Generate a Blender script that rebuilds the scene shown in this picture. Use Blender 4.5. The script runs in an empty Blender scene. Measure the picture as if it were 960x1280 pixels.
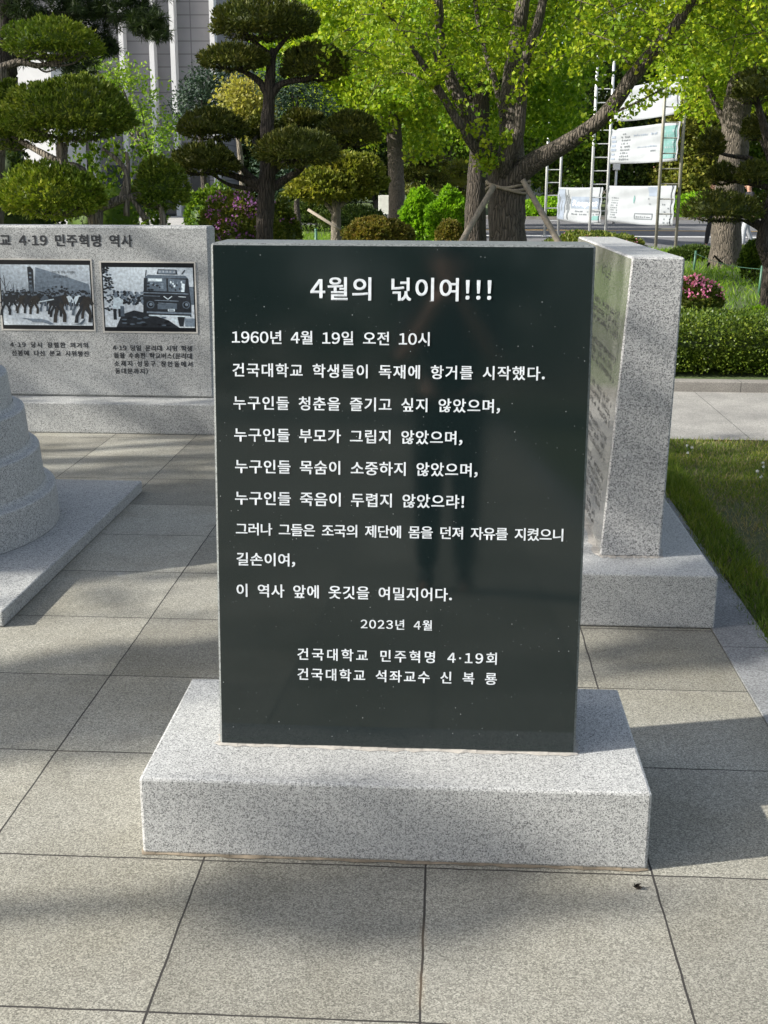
import bpy, bmesh, math, random
import numpy as np
from mathutils import Vector, Matrix

random.seed(7)
rng = np.random.default_rng(7)
R = math.radians
scene = bpy.context.scene
COL = scene.collection

# ------------------------------------------------------------------ camera
YAW, PITCH, ROLL, FOC = -0.0540, 0.2635, 0.0044, 1500.0      # focal length in pixels of a 960 x 1280 frame
EYE = Vector((0.1103, -2.4582, 1.5))
cF = Vector((math.sin(YAW) * math.cos(PITCH), math.cos(YAW) * math.cos(PITCH), -math.sin(PITCH)))
cR0 = Vector((math.cos(YAW), -math.sin(YAW), 0))
cU0 = cR0.cross(cF)
cR = math.cos(ROLL) * cR0 + math.sin(ROLL) * cU0
cU = -math.sin(ROLL) * cR0 + math.cos(ROLL) * cU0
cam = bpy.data.cameras.new('camera')
cam.sensor_fit = 'VERTICAL'
cam.sensor_height = 24.0
cam.lens = FOC / 1280 * 24.0
cam.clip_start = 0.05
cam.clip_end = 1500
camo = bpy.data.objects.new('camera', cam)
COL.objects.link(camo)
camo.matrix_world = Matrix(((cR.x, cU.x, -cF.x, EYE.x), (cR.y, cU.y, -cF.y, EYE.y),
                            (cR.z, cU.z, -cF.z, EYE.z), (0, 0, 0, 1)))
scene.camera = camo

def ray(px, py):
    return cF + cR * ((px - 480) / FOC) - cU * ((py - 640) / FOC)
def at(px, py, Y):                       # the real place of a picture point that lies in the plane y = Y
    d = ray(px, py)
    return EYE + d * ((Y - EYE.y) / d.y)
def onground(px, py, z=0.0):
    d = ray(px, py)
    return EYE + d * ((z - EYE.z) / d.z)
def pxm(Y):                              # metres per picture pixel at the plane y = Y
    return (at(481, 300, Y) - at(480, 300, Y)).length

# ------------------------------------------------------------------ light
SUN_EL, SUN_AZ = R(29.0), R(195.0)       # direction towards the sun, angle from +x
sdir = Vector((math.cos(SUN_EL) * math.cos(SUN_AZ), math.cos(SUN_EL) * math.sin(SUN_AZ), math.sin(SUN_EL)))
world = bpy.data.worlds.new('World')
scene.world = world
world.use_nodes = True
wn = world.node_tree
bg = wn.nodes['Background']
sky = wn.nodes.new('ShaderNodeTexSky')
sky.sky_type = 'NISHITA'
sky.sun_disc = False
sky.sun_elevation = SUN_EL
sky.sun_rotation = math.atan2(sdir.x, sdir.y)
sky.air_density = 1.0
sky.dust_density = 2.0
hs = wn.nodes.new('ShaderNodeHueSaturation')
hs.inputs['Saturation'].default_value = 0.6
wn.links.new(sky.outputs[0], hs.inputs['Color'])
wn.links.new(hs.outputs[0], bg.inputs[0])
bg.inputs[1].default_value = 0.118
sl = bpy.data.lights.new('sun', 'SUN')
sl.energy = 4.7
sl.angle = R(0.55)
sl.color = (1.0, 0.955, 0.87)
so = bpy.data.objects.new('sun', sl)
COL.objects.link(so)
so.rotation_euler = sdir.to_track_quat('Z', 'Y').to_euler()
so.location = (-20, -6, 20)
scene.view_settings.view_transform = 'Standard'
scene.view_settings.look = 'None'
scene.view_settings.gamma = 1
scene.view_settings.exposure = 0.9

# ------------------------------------------------------------------ helpers: naming
def tag(o, label, cat, group=None, kind=None):
    o['label'] = label
    o['category'] = cat
    if group: o['group'] = group
    if kind: o['kind'] = kind
    return o
def struct(o, kind='structure'):
    o['kind'] = kind
    return o
def thing(name, loc, label, cat, group=None):
    o = bpy.data.objects.new(name, None)
    o.empty_display_size = 0.1
    o.location = loc
    COL.objects.link(o)
    return tag(o, label, cat, group)
def link(name, me, mats=None, parent=None):
    o = bpy.data.objects.new(name, me)
    if mats is not None:
        for m in (mats if isinstance(mats, (list, tuple)) else [mats]): me.materials.append(m)
    COL.objects.link(o)
    if parent is not None:
        o.parent = parent
        # geometry is written in world coordinates: keep it there
        p = parent; off = Vector((0, 0, 0))
        while p is not None:
            off += p.location; p = p.parent
        o.location = -off
    return o

# ------------------------------------------------------------------ helpers: mesh
def mesh_from(verts, faces, smooth=False):
    """verts (n,3); faces (m,k) array of equal sized polygons."""
    verts = np.asarray(verts, dtype=np.float32); faces = np.asarray(faces, dtype=np.int32)
    me = bpy.data.meshes.new('m')
    me.vertices.add(len(verts)); me.vertices.foreach_set('co', verts.ravel())
    m, k = faces.shape
    me.loops.add(m * k); me.loops.foreach_set('vertex_index', faces.ravel())
    me.polygons.add(m); me.polygons.foreach_set('loop_start', np.arange(0, m * k, k, dtype=np.int32))
    me.polygons.foreach_set('loop_total', np.full(m, k, dtype=np.int32))
    if smooth: me.polygons.foreach_set('use_smooth', np.ones(m, dtype=bool))
    me.update(calc_edges=True)
    me.validate()
    return me
class MB:
    """collects polygons; build() makes one mesh object"""
    def __init__(s): s.v = []; s.f = []; s.mi = []; s.sm = []
    def poly(s, pts, mi=0, smooth=False):
        n = len(s.v); s.v += [tuple(p) for p in pts]; s.f.append(list(range(n, n + len(pts)))); s.mi.append(mi); s.sm.append(smooth)
    def box(s, x0, x1, y0, y1, z0, z1, mi=0):
        s.hexa([(x0,y0,z0),(x1,y0,z0),(x1,y1,z0),(x0,y1,z0),(x0,y0,z1),(x1,y0,z1),(x1,y1,z1),(x0,y1,z1)], mi)
    def hexa(s, p, mi=0):
        n = len(s.v); s.v += [tuple(q) for q in p]
        for f in ((0,3,2,1),(4,5,6,7),(0,1,5,4),(1,2,6,5),(2,3,7,6),(3,0,4,7)):
            s.f.append([n + i for i in f]); s.mi.append(mi); s.sm.append(False)
    def tube(s, pts, rad, seg=10, mi=0, cap=True, wob=0.0):
        pts = [Vector(p) for p in pts]; n0 = len(s.v)
        if not isinstance(rad, (list, tuple, np.ndarray)): rad = [rad] * len(pts)
        side = None
        for i, p in enumerate(pts):
            t = (pts[min(i+1, len(pts)-1)] - pts[max(i-1, 0)]).normalized()
            if side is None:
                side = t.cross(Vector((0.31, 0.9, 0.2))).normalized()
            side = (side - t * side.dot(t)).normalized()
            up = t.cross(side)
            for k in range(seg):
                a = 2 * math.pi * k / seg
                rr = rad[i] * (1 + (random.uniform(-wob, wob) if wob else 0))
                s.v.append(tuple(p + side * (rr * math.cos(a)) + up * (rr * math.sin(a))))
        for i in range(len(pts) - 1):
            for k in range(seg):
                a = n0 + i * seg + k; b = n0 + i * seg + (k + 1) % seg
                s.f.append([a, b, b + seg, a + seg]); s.mi.append(mi); s.sm.append(True)
        if cap:
            s.f.append([n0 + k for k in range(seg)][::-1]); s.mi.append(mi); s.sm.append(False)
            e = n0 + (len(pts) - 1) * seg
            s.f.append([e + k for k in range(seg)]); s.mi.append(mi); s.sm.append(False)
    def lathe(s, cx, cy, prof, seg=64, mi=0, cap=True):
        n0 = len(s.v)
        for r, z in prof:
            for k in range(seg):
                a = 2 * math.pi * k / seg
                s.v.append((cx + r * math.cos(a), cy + r * math.sin(a), z))
        for i in range(len(prof) - 1):
            for k in range(seg):
                a = n0 + i * seg + k; b = n0 + i * seg + (k + 1) % seg
                s.f.append([a, b, b + seg, a + seg]); s.mi.append(mi); s.sm.append(True)
        e = n0 + (len(prof) - 1) * seg
        if cap: s.f.append([e + k for k in range(seg)]); s.mi.append(mi); s.sm.append(False)
    def mesh(s):
        me = bpy.data.meshes.new('m'); me.from_pydata(s.v, [], s.f)
        me.polygons.foreach_set('material_index', s.mi); me.polygons.foreach_set('use_smooth', s.sm)
        me.update(); return me
    def build(s, name, mats, parent=None, bevel=0.0, seg=2):
        me = s.mesh()
        if bevel:
            bm = bmesh.new(); bm.from_mesh(me)
            bmesh.ops.remove_doubles(bm, verts=bm.verts, dist=1e-5)
            bmesh.ops.recalc_face_normals(bm, faces=bm.faces)
            bmesh.ops.bevel(bm, geom=[e for e in bm.edges if e.calc_face_angle(0) > 0.5], offset=bevel, segments=seg, affect='EDGES', profile=0.5)
            bm.to_mesh(me); bm.free()
        return link(name, me, mats, parent)
def smooth_path(pts, rads, sub=4):
    """Catmull-Rom through points with radii"""
    P = [Vector(p) for p in pts]; out = []; ro = []
    for i in range(len(P) - 1):
        p0, p1, p2, p3 = P[max(i-1,0)], P[i], P[i+1], P[min(i+2, len(P)-1)]
        for k in range(sub):
            t = k / sub
            out.append(0.5 * ((2*p1) + (p2-p0)*t + (2*p0-5*p1+4*p2-p3)*t*t + (3*p1-p0-3*p2+p3)*t*t*t))
            ro.append(rads[i] * (1-t) + rads[i+1] * t)
    out.append(P[-1]); ro.append(rads[-1])
    return out, ro
def unit(a): return a / np.maximum(np.linalg.norm(a, axis=1, keepdims=True), 1e-9)
def blade_geo(c, d, L, W, k=0.6, tip=1.0):
    """kite shaped leaves: c base points, d directions, L lengths, W widths"""
    n = len(c); d = unit(d)
    s = unit(np.cross(d, rng.normal(size=(n, 3))))
    L = np.broadcast_to(np.asarray(L, float).reshape(-1, 1), (n, 1)); W = np.broadcast_to(np.asarray(W, float).reshape(-1, 1), (n, 1))
    v = np.stack([c, c + d*L*k - s*W/2, c + d*L*tip, c + d*L*k + s*W/2], 1).reshape(-1, 3)
    return v, np.arange(4*n, dtype=np.int32).reshape(n, 4)
def cat_geo(parts):
    V = []; F = []; o = 0
    for v, f in parts:
        V.append(v); F.append(f + o); o += len(v)
    return np.concatenate(V), np.concatenate(F)
def ball_geo(c, r, nu=14, nv=9, flat=0.55):
    V = []; F = []
    for j in range(nv + 1):
        th = math.pi * j / nv
        for i in range(nu):
            a = 2*math.pi*i/nu; z = math.cos(th)
            z = z if z > 0 else z * flat
            V.append((c[0] + r[0]*math.sin(th)*math.cos(a), c[1] + r[1]*math.sin(th)*math.sin(a), c[2] + r[2]*z))
    for j in range(nv):
        for i in range(nu):
            a = j*nu+i; b = j*nu+(i+1) % nu
            F.append((a, a+nu, b+nu, b))
    return np.array(V), np.array(F, dtype=np.int32)

# ------------------------------------------------------------------ materials
class Mat:
    def __init__(s, name):
        s.m = bpy.data.materials.new(name); s.m.use_nodes = True
        s.t = s.m.node_tree; s.b = s.t.nodes['Principled BSDF']; s.co = None
    def n(s, ty, **kw):
        x = s.t.nodes.new(ty)
        for k, v in kw.items():
            if k.startswith('_'): x.inputs[k[1:].replace('_', ' ')].default_value = v
            else: setattr(x, k, v)
        return x
    def l(s, a, b): s.t.links.new(a, b)
    def coords(s):
        if s.co is None: s.co = s.n('ShaderNodeNewGeometry').outputs['Position']
        return s.co
    def noise(s, scale, detail=3, rough=0.55, vec=None):
        x = s.n('ShaderNodeTexNoise'); x.inputs['Scale'].default_value = scale; x.inputs['Detail'].default_value = detail
        x.inputs['Roughness'].default_value = rough; s.l(vec or s.coords(), x.inputs['Vector']); return x.outputs['Fac']
    def voro(s, scale, feature='F1', vec=None, out='Distance'):
        x = s.n('ShaderNodeTexVoronoi', feature=feature); x.inputs['Scale'].default_value = scale
        s.l(vec or s.coords(), x.inputs['Vector']); return x.outputs[out]
    def ramp(s, fac, stops, interp='LINEAR'):
        x = s.n('ShaderNodeValToRGB'); x.color_ramp.interpolation = interp
        e = x.color_ramp.elements
        while len(e) < len(stops): e.new(0.5)
        for i, (p, c) in enumerate(stops):
            e[i].position = p; e[i].color = (c, c, c, 1) if not isinstance(c, (tuple, list)) else (*c, 1)
        s.l(fac, x.inputs[0]); return x.outputs[0]
    def mix(s, fac, a, b, mode='MIX'):
        x = s.n('ShaderNodeMix', data_type='RGBA', blend_type=mode)
        for v, i in ((fac, 0), (a, 6), (b, 7)):
            if hasattr(v, 'is_linked'): s.l(v, x.inputs[i])
            elif i == 0: x.inputs[0].default_value = v
            else: x.inputs[i].default_value = (*v, 1)
        return x.outputs[2]
    def math(s, op, a, b=0.0, c=None):
        x = s.n('ShaderNodeMath', operation=op)
        for i, v in enumerate((a, b) if c is None else (a, b, c)):
            if hasattr(v, 'is_linked'): s.l(v, x.inputs[i])
            else: x.inputs[i].default_value = v
        return x.outputs[0]
    def bump(s, h, strength=0.3, dist=0.01):
        x = s.n('ShaderNodeBump'); x.inputs['Strength'].default_value = strength; x.inputs['Distance'].default_value = dist
        s.l(h, x.inputs['Height']); s.l(x.outputs[0], s.b.inputs['Normal']); return x.outputs[0]
    def color(s, c):
        if hasattr(c, 'is_linked'): s.l(c, s.b.inputs['Base Color'])
        else: s.b.inputs['Base Color'].default_value = (*c, 1)
    def rough(s, r):
        if hasattr(r, 'is_linked'): s.l(r, s.b.inputs['Roughness'])
        else: s.b.inputs['Roughness'].default_value = r
    def scaled(s, sc):
        x = s.n('ShaderNodeMapping'); x.inputs['Scale'].default_value = sc; s.l(s.coords(), x.inputs[0]); return x.outputs[0]

def plain(name, col, rough=0.6, metal=0.0, var=0.12, scale=6.0):
    M = Mat(name)
    f = M.noise(scale, 4)
    M.color(M.ramp(f, [(0.3, tuple(c*(1-var) for c in col)), (0.7, tuple(min(1, c*(1+var)) for c in col))]))
    M.rough(rough); M.b.inputs['Metallic'].default_value = metal
    return M.m

def granite(name, light, dark, grain=260, contrast=1.0, rough=0.6, tint=(1, 1, 1), bump=0.25, stain=0.12):
    """grey granite: pale feldspar, grey quartz and black mica grains"""
    M = Mat(name)
    g1 = M.noise(grain*1.6, 2, 0.75)
    def cells(sc):
        v = M.voro(sc, out='Color'); q = M.n('ShaderNodeSeparateColor'); M.l(v, q.inputs[0]); return q.outputs
    a1 = cells(grain*1.1); a2 = cells(grain*2.0)
    mid = tuple((a*0.62+b*0.38) for a, b in zip(light, dark))
    val = M.math('ADD', M.math('ADD', M.math('MULTIPLY', a1[0], 0.55), M.math('MULTIPLY', a2[1], 0.25)), M.math('MULTIPLY', g1, 0.20))
    c = M.ramp(val, [(0.5 - 0.30/contrast, dark), (0.45, mid), (0.5 + 0.26/contrast, light)])
    mica = M.ramp(a2[0], [(0.07, 0.30), (0.09, 1.0)])
    c = M.mix(1.0, c, mica, 'MULTIPLY')
    big = M.ramp(M.noise(1.7, 5, 0.6), [(0.3, 1 - stain), (0.7, 1.0)])
    c = M.mix(1.0, c, big, 'MULTIPLY')
    c = M.mix(1.0, c, tint, 'MULTIPLY')
    M.color(c); M.rough(rough)
    M.bump(val, bump, 0.003)
    return M.m

m_granite = granite('granite_grey', (0.59, 0.595, 0.585), (0.145, 0.15, 0.15), 340)
m_granite_rough = granite('granite_bush_hammered', (0.56, 0.56, 0.555), (0.12, 0.123, 0.128), 250, 1.1, 0.75, bump=0.5, stain=0.06)
m_granite_cone = granite('granite_pedestal', (0.59, 0.60, 0.59), (0.15, 0.155, 0.153), 240)
m_granite_old = granite('granite_weathered', (0.55, 0.56, 0.55), (0.15, 0.154, 0.152), 230, 1.0, 0.7, stain=0.2)
m_mortar = plain('mortar_grey', (0.36, 0.34, 0.31), 0.9, 0, 0.2, 60)

def granite_polished():
    M = Mat('granite_polished_panel')
    g1 = M.noise(170, 2, 0.7)
    c = M.ramp(g1, [(0.34, (0.13, 0.13, 0.122)), (0.5, (0.23, 0.23, 0.215)), (0.62, (0.34, 0.34, 0.32))])
    M.color(c); M.rough(0.14)
    return M.m
m_polished = granite_polished()

def black_polished():
    M = Mat('black_granite_polished')
    g = M.noise(420, 2, 0.6)
    base = M.ramp(g, [(0.3, (0.0050, 0.0108, 0.0115)), (0.7, (0.0090, 0.0158, 0.0165))])
    # faint mineral flecks and dust specks
    x = M.n('ShaderNodeTexVoronoi'); x.inputs['Scale'].default_value = 62; M.l(M.coords(), x.inputs['Vector'])
    sp = M.ramp(x.outputs['Distance'], [(0.02, 1.0), (0.085, 0.0)])
    s2 = M.n('ShaderNodeSeparateColor'); M.l(x.outputs['Color'], s2.inputs[0])
    pick = M.ramp(s2.outputs[1], [(0.35, 0.0), (0.4, 1.0)])
    bright = M.ramp(s2.outputs[2], [(0.0, 0.06), (0.75, 0.3), (1.0, 1.0)])
    fac = M.math('MULTIPLY', M.math('MULTIPLY', sp, pick), bright)
    c = M.mix(fac, base, (0.55, 0.58, 0.58))
    M.color(c)
    dust = M.ramp(M.noise(2.4, 5, 0.65), [(0.35, 0.05), (0.75, 0.12)])
    M.rough(M.math('ADD', dust, M.math('MULTIPLY', fac, 0.5)))
    M.b.inputs['IOR'].default_value = 1.62
    return M.m
m_black = black_polished()
m_black_side = granite('black_granite_honed', (0.19, 0.205, 0.205), (0.09, 0.1, 0.1), 260, 1, 0.45, stain=0.05)

def paving():
    """flamed granite slabs 0.514 x 0.529 m laid in a straight grid, sand joints"""
    TX, X0, TY, Y0 = 0.5136, 0.0778, 0.5291, -0.0189
    M = Mat('paving_granite')
    sp = M.n('ShaderNodeSeparateXYZ'); M.l(M.coords(), sp.inputs[0])
    wob = M.math('MULTIPLY', M.math('SUBTRACT', M.noise(9, 2), 0.5), 0.006)
    u = M.math('DIVIDE', M.math('SUBTRACT', M.math('ADD', sp.outputs[0], wob), X0), TX)
    v = M.math('DIVIDE', M.math('SUBTRACT', M.math('ADD', sp.outputs[1], wob), Y0), TY)
    def edge(a, size):
        f = M.math('FRACT', a); f = M.math('MINIMUM', f, M.math('SUBTRACT', 1.0, f))
        return M.math('MULTIPLY', f, size)
    du, dv = edge(u, TX), edge(v, TY)
    d = M.math('MINIMUM', du, dv)
    cell = M.n('ShaderNodeCombineXYZ'); M.l(M.math('FLOOR', u), cell.inputs[0]); M.l(M.math('FLOOR', v), cell.inputs[1])
    wnz = M.n('ShaderNodeTexWhiteNoise'); M.l(cell.outputs[0], wnz.inputs['Vector'])
    g1 = M.noise(330, 2, 0.75); g2 = M.noise(420, 1, 0.5)
    pv = M.voro(350, out='Color'); pq = M.n('ShaderNodeSeparateColor'); M.l(pv, pq.inputs[0])
    g1 = M.math('ADD', M.math('MULTIPLY', g1, 0.4), M.math('MULTIPLY', pq.outputs[0], 0.6))
    c = M.ramp(g1, [(0.18, (0.145, 0.14, 0.12)), (0.5, (0.295, 0.286, 0.244)), (0.84, (0.50, 0.487, 0.42))])
    c = M.mix(1.0, c, M.ramp(g2, [(0.26, 0.7), (0.36, 1.0)]), 'MULTIPLY')
    tone = M.ramp(wnz.outputs['Value'], [(0.0, 0.74), (1.0, 1.10)])
    c = M.mix(1.0, c, tone, 'MULTIPLY')
    # broad dirt and water marks
    c = M.mix(1.0, c, M.ramp(M.noise(1.3, 6, 0.62), [(0.32, (0.70, 0.68, 0.62)), (0.60, (1.0, 1.0, 1.0))]), 'MULTIPLY')
    c = M.mix(M.ramp(M.noise(5.5, 5, 0.7), [(0.58, 0.0), (0.74, 0.45)]), c, (0.16, 0.145, 0.12))
    # pale splashes
    vs = M.n('ShaderNodeTexVoronoi'); vs.inputs['Scale'].default_value = 2.6
    mp = M.n('ShaderNodeVectorMath', operation='ADD'); M.l(M.coords(), mp.inputs[0])
    nz = M.n('ShaderNodeTexNoise'); nz.inputs['Scale'].default_value = 14; M.l(M.coords(), nz.inputs['Vector'])
    sc = M.n('ShaderNodeVectorMath', operation='SCALE'); sc.inputs['Scale'].default_value = 0.06; M.l(nz.outputs['Color'], sc.inputs[0])
    M.l(sc.outputs[0], mp.inputs[1]); M.l(mp.outputs[0], vs.inputs['Vector'])
    s3 = M.n('ShaderNodeSeparateColor'); M.l(vs.outputs['Color'], s3.inputs[0])
    spl = M.math('MULTIPLY', M.ramp(vs.outputs['Distance'], [(0.04, 1.0), (0.085, 0.0)]), M.ramp(s3.outputs[0], [(0.45, 0.0), (0.6, 0.5)]))
    c = M.mix(spl, c, (0.46, 0.45, 0.43))
    # sandy stain beside some joints
    sandy = M.math('MULTIPLY', M.ramp(d, [(0.003, 0.7), (0.012, 0.0)]), M.ramp(M.noise(1.1, 3), [(0.64, 0.0), (0.76, 0.8)]))
    c = M.mix(sandy, c, (0.42, 0.30, 0.17))
    jw = M.math('ADD', 0.0013, M.math('MULTIPLY', M.noise(3.0, 3), 0.0022))
    j = M.math('LESS_THAN', d, jw)
    jc = M.ramp(M.noise(1.1, 3), [(0.64, (0.03, 0.027, 0.024)), (0.76, (0.22, 0.155, 0.085))])
    c = M.mix(j, c, jc)
    M.color(c); M.rough(0.85)
    h = M.math('SUBTRACT', M.math('MULTIPLY', g1, 0.35), j)
    M.bump(h, 0.45, 0.006)
    return M.m
m_paving = paving()

def kerbstone(name, joint_axis, step, off, col=(0.26, 0.26, 0.255)):
    M = Mat(name)
    sp = M.n('ShaderNodeSeparateXYZ'); M.l(M.coords(), sp.inputs[0])
    u = M.math('DIVIDE', M.math('SUBTRACT', sp.outputs[joint_axis], off), step)
    f = M.math('FRACT', u); f = M.math('MULTIPLY', M.math('MINIMUM', f, M.math('SUBTRACT', 1.0, f)), step)
    g1 = M.noise(170, 2, 0.7)
    c = M.ramp(g1, [(0.33, tuple(a*0.5 for a in col)), (0.66, tuple(a*1.45 for a in col))])
    c = M.mix(1.0, c, M.ramp(M.noise(2.3, 5, 0.65), [(0.3, (0.62, 0.62, 0.63)), (0.62, (1, 1, 1))]), 'MULTIPLY')
    j = M.math('LESS_THAN', f, 0.002)
    M.color(M.mix(j, c, (0.03, 0.03, 0.028))); M.rough(0.8)
    M.bump(M.math('SUBTRACT', M.math('MULTIPLY', g1, 0.3), j), 0.4, 0.005)
    return M.m

def soil(name, a, b, scale=3.0):
    M = Mat(name)
    f = M.noise(scale, 8, 0.7)
    M.color(M.ramp(f, [(0.3, a), (0.7, b)])); M.rough(0.95)
    M.bump(M.noise(40, 4), 0.6, 0.03)
    return M.m

def leafmat(name, a, b, c=None, trans=0.35, rough=0.5, spec=0.25):
    """leaves: colour differs from leaf to leaf (random per island); thin, so light also passes through"""
    M = Mat(name)
    ge = M.n('ShaderNodeNewGeometry')
    rnd = ge.outputs['Random Per Island']
    stops = [(0.0, a), (1.0, b)] if c is None else [(0.0, a), (0.6, b), (1.0, c)]
    col = M.ramp(rnd, stops)
    big = M.ramp(M.noise(2.1, 4), [(0.32, (0.68, 0.78, 0.68)), (0.68, (1.28, 1.14, 1.0))])
    col = M.mix(1.0, col, big, 'MULTIPLY')
    M.color(col); M.rough(rough); M.b.inputs['Specular IOR Level'].default_value = spec
    if trans > 0:
        tr = M.n('ShaderNodeBsdfTranslucent')
        tc = M.mix(1.0, col, (1.25, 1.3, 0.7), 'MULTIPLY'); M.l(tc, tr.inputs[0])
        mx = M.n('ShaderNodeMixShader'); mx.inputs[0].default_value = trans
        M.l(M.b.outputs[0], mx.inputs[1]); M.l(tr.outputs[0], mx.inputs[2])
        M.l(mx.outputs[0], M.t.nodes['Material Output'].inputs['Surface'])
    return M.m

def bark(name, a, b, vs=9, stretch=0.16):
    M = Mat(name)
    vec = M.scaled((1, 1, stretch))
    v = M.voro(vs*2.2, 'DISTANCE_TO_EDGE', vec); nz = M.noise(vs*1.6, 6, 0.7, vec)
    h = M.math('ADD', M.ramp(v, [(0.0, 0.0), (0.22, 1.0)]), M.math('MULTIPLY', nz, 0.8))
    M.color(M.ramp(h, [(0.35, a), (1.3/1.8, b)])); M.rough(0.9)
    M.bump(h, 0.9, 0.03)
    return M.m

m_bark = bark('bark_ginkgo', (0.022, 0.018, 0.014), (0.125, 0.105, 0.082), 16)
m_bark_dark = bark('bark_dark', (0.014, 0.011, 0.009), (0.065, 0.052, 0.04), 16)
m_bark_grey = bark('bark_grey', (0.06, 0.052, 0.042), (0.22, 0.19, 0.15), 14)
m_pole_wood = plain('weathered_wood', (0.25, 0.215, 0.175), 0.85, 0, 0.25, 25)
m_rope = plain('tie_rope', (0.30, 0.25, 0.19), 0.95, 0, 0.3, 80)
m_ginkgo = leafmat('leaf_ginkgo', (0.12, 0.21, 0.012), (0.25, 0.36, 0.02), (0.40, 0.46, 0.035), 0.45)
m_ginkgo_far = leafmat('leaf_ginkgo_far', (0.085, 0.18, 0.012), (0.17, 0.28, 0.016), (0.26, 0.35, 0.03), 0.45)
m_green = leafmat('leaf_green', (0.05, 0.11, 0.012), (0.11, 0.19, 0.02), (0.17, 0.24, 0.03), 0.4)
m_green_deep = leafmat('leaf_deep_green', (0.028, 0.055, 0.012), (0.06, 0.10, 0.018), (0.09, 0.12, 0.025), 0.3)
m_lime = leafmat('leaf_lime', (0.14, 0.30, 0.015), (0.26, 0.45, 0.03), None, 0.45)
m_sap = leafmat('leaf_sapling', (0.15, 0.27, 0.03), (0.28, 0.40, 0.07), None, 0.5)
m_yellow = leafmat('leaf_yellow', (0.22, 0.22, 0.05), (0.36, 0.34, 0.09), None, 0.4)
m_olive = leafmat('leaf_olive', (0.09, 0.115, 0.018), (0.18, 0.20, 0.03), (0.26, 0.26, 0.05), 0.35)
m_yew = leafmat('leaf_yew_dark', (0.045, 0.062, 0.012), (0.095, 0.115, 0.020), (0.16, 0.165, 0.036), 0.15, 0.55)
m_juniper = leafmat('leaf_juniper', (0.065, 0.105, 0.012), (0.145, 0.215, 0.022), (0.27, 0.31, 0.055), 0.2, 0.5)
m_juniper_b = leafmat('leaf_juniper_bright', (0.09, 0.14, 0.012), (0.20, 0.28, 0.022), (0.33, 0.36, 0.055), 0.2, 0.5)
m_pine = leafmat('needle_pine', (0.022, 0.042, 0.014), (0.05, 0.082, 0.025), None, 0.15, 0.5)
m_cedar = leafmat('needle_cedar', (0.02, 0.045, 0.03), (0.045, 0.08, 0.05), None, 0.1, 0.6)
m_box = leafmat('leaf_box', (0.035, 0.065, 0.008), (0.075, 0.125, 0.014), (0.14, 0.19, 0.028), 0.25, 0.4)
m_azalea = leafmat('leaf_azalea', (0.06, 0.10, 0.015), (0.13, 0.17, 0.03), (0.22, 0.22, 0.05), 0.3)
m_azalea_red = leafmat('leaf_azalea_bronze', (0.10, 0.10, 0.02), (0.18, 0.17, 0.035), (0.26, 0.18, 0.06), 0.3)
m_pink = leafmat('petal_pink', (0.75, 0.16, 0.46), (0.92, 0.42, 0.68), None, 0.35)
m_purple = leafmat('petal_purple', (0.26, 0.09, 0.36), (0.42, 0.18, 0.52), None, 0.35)
m_grass = leafmat('grass_blade', (0.075, 0.13, 0.018), (0.16, 0.23, 0.03), (0.25, 0.29, 0.06), 0.4, 0.5)
m_grass_bed = leafmat('grass_bed', (0.07, 0.15, 0.012), (0.15, 0.27, 0.02), (0.22, 0.33, 0.04), 0.4, 0.5)
m_straw = leafmat('grass_straw', (0.24, 0.205, 0.11), (0.42, 0.36, 0.22), None, 0.3, 0.7)
m_white_petal = plain('petal_white', (0.8, 0.8, 0.76), 0.6, 0, 0.05)
m_steel = plain('steel_galvanised', (0.56, 0.57, 0.56), 0.42, 0.3, 0.1, 20)
m_steel_dull = plain('steel_dull', (0.27, 0.26, 0.21), 0.5, 0.3, 0.15, 20)
m_letter = plain('letter_white', (0.64, 0.68, 0.72), 0.6, 0, 0.16, 70)
m_letter_dark = plain('letter_black', (0.022, 0.024, 0.028), 0.6, 0, 0.1, 60)
m_letter_grey = plain('letter_grey', (0.07, 0.07, 0.07), 0.6, 0, 0.1, 60)
m_asphalt = soil('asphalt', (0.10, 0.10, 0.105), (0.16, 0.16, 0.165), 0.8)
m_white_paint = plain('paint_white', (0.72, 0.72, 0.70), 0.7, 0, 0.1, 8)
m_yellow_paint = plain('paint_ochre', (0.45, 0.28, 0.08), 0.7, 0, 0.15, 8)
m_green_post = plain('post_green', (0.05, 0.13, 0.085), 0.5, 0, 0.15, 20)
m_skin = plain('skin', (0.50, 0.28, 0.20), 0.5, 0, 0.05)
m_black_cloth = plain('cloth_black', (0.012, 0.012, 0.015), 0.85, 0, 0.2, 30)
m_navy_cloth = plain('cloth_navy', (0.02, 0.025, 0.05), 0.85, 0, 0.2, 30)
m_grey_cloth = plain('cloth_light_grey', (0.38, 0.40, 0.43), 0.85, 0, 0.12, 30)
m_hair = plain('hair_black', (0.01, 0.009, 0.008), 0.5, 0, 0.2, 60)
m_white_shoe = plain('shoe_white', (0.75, 0.75, 0.74), 0.6, 0, 0.05)

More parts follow.
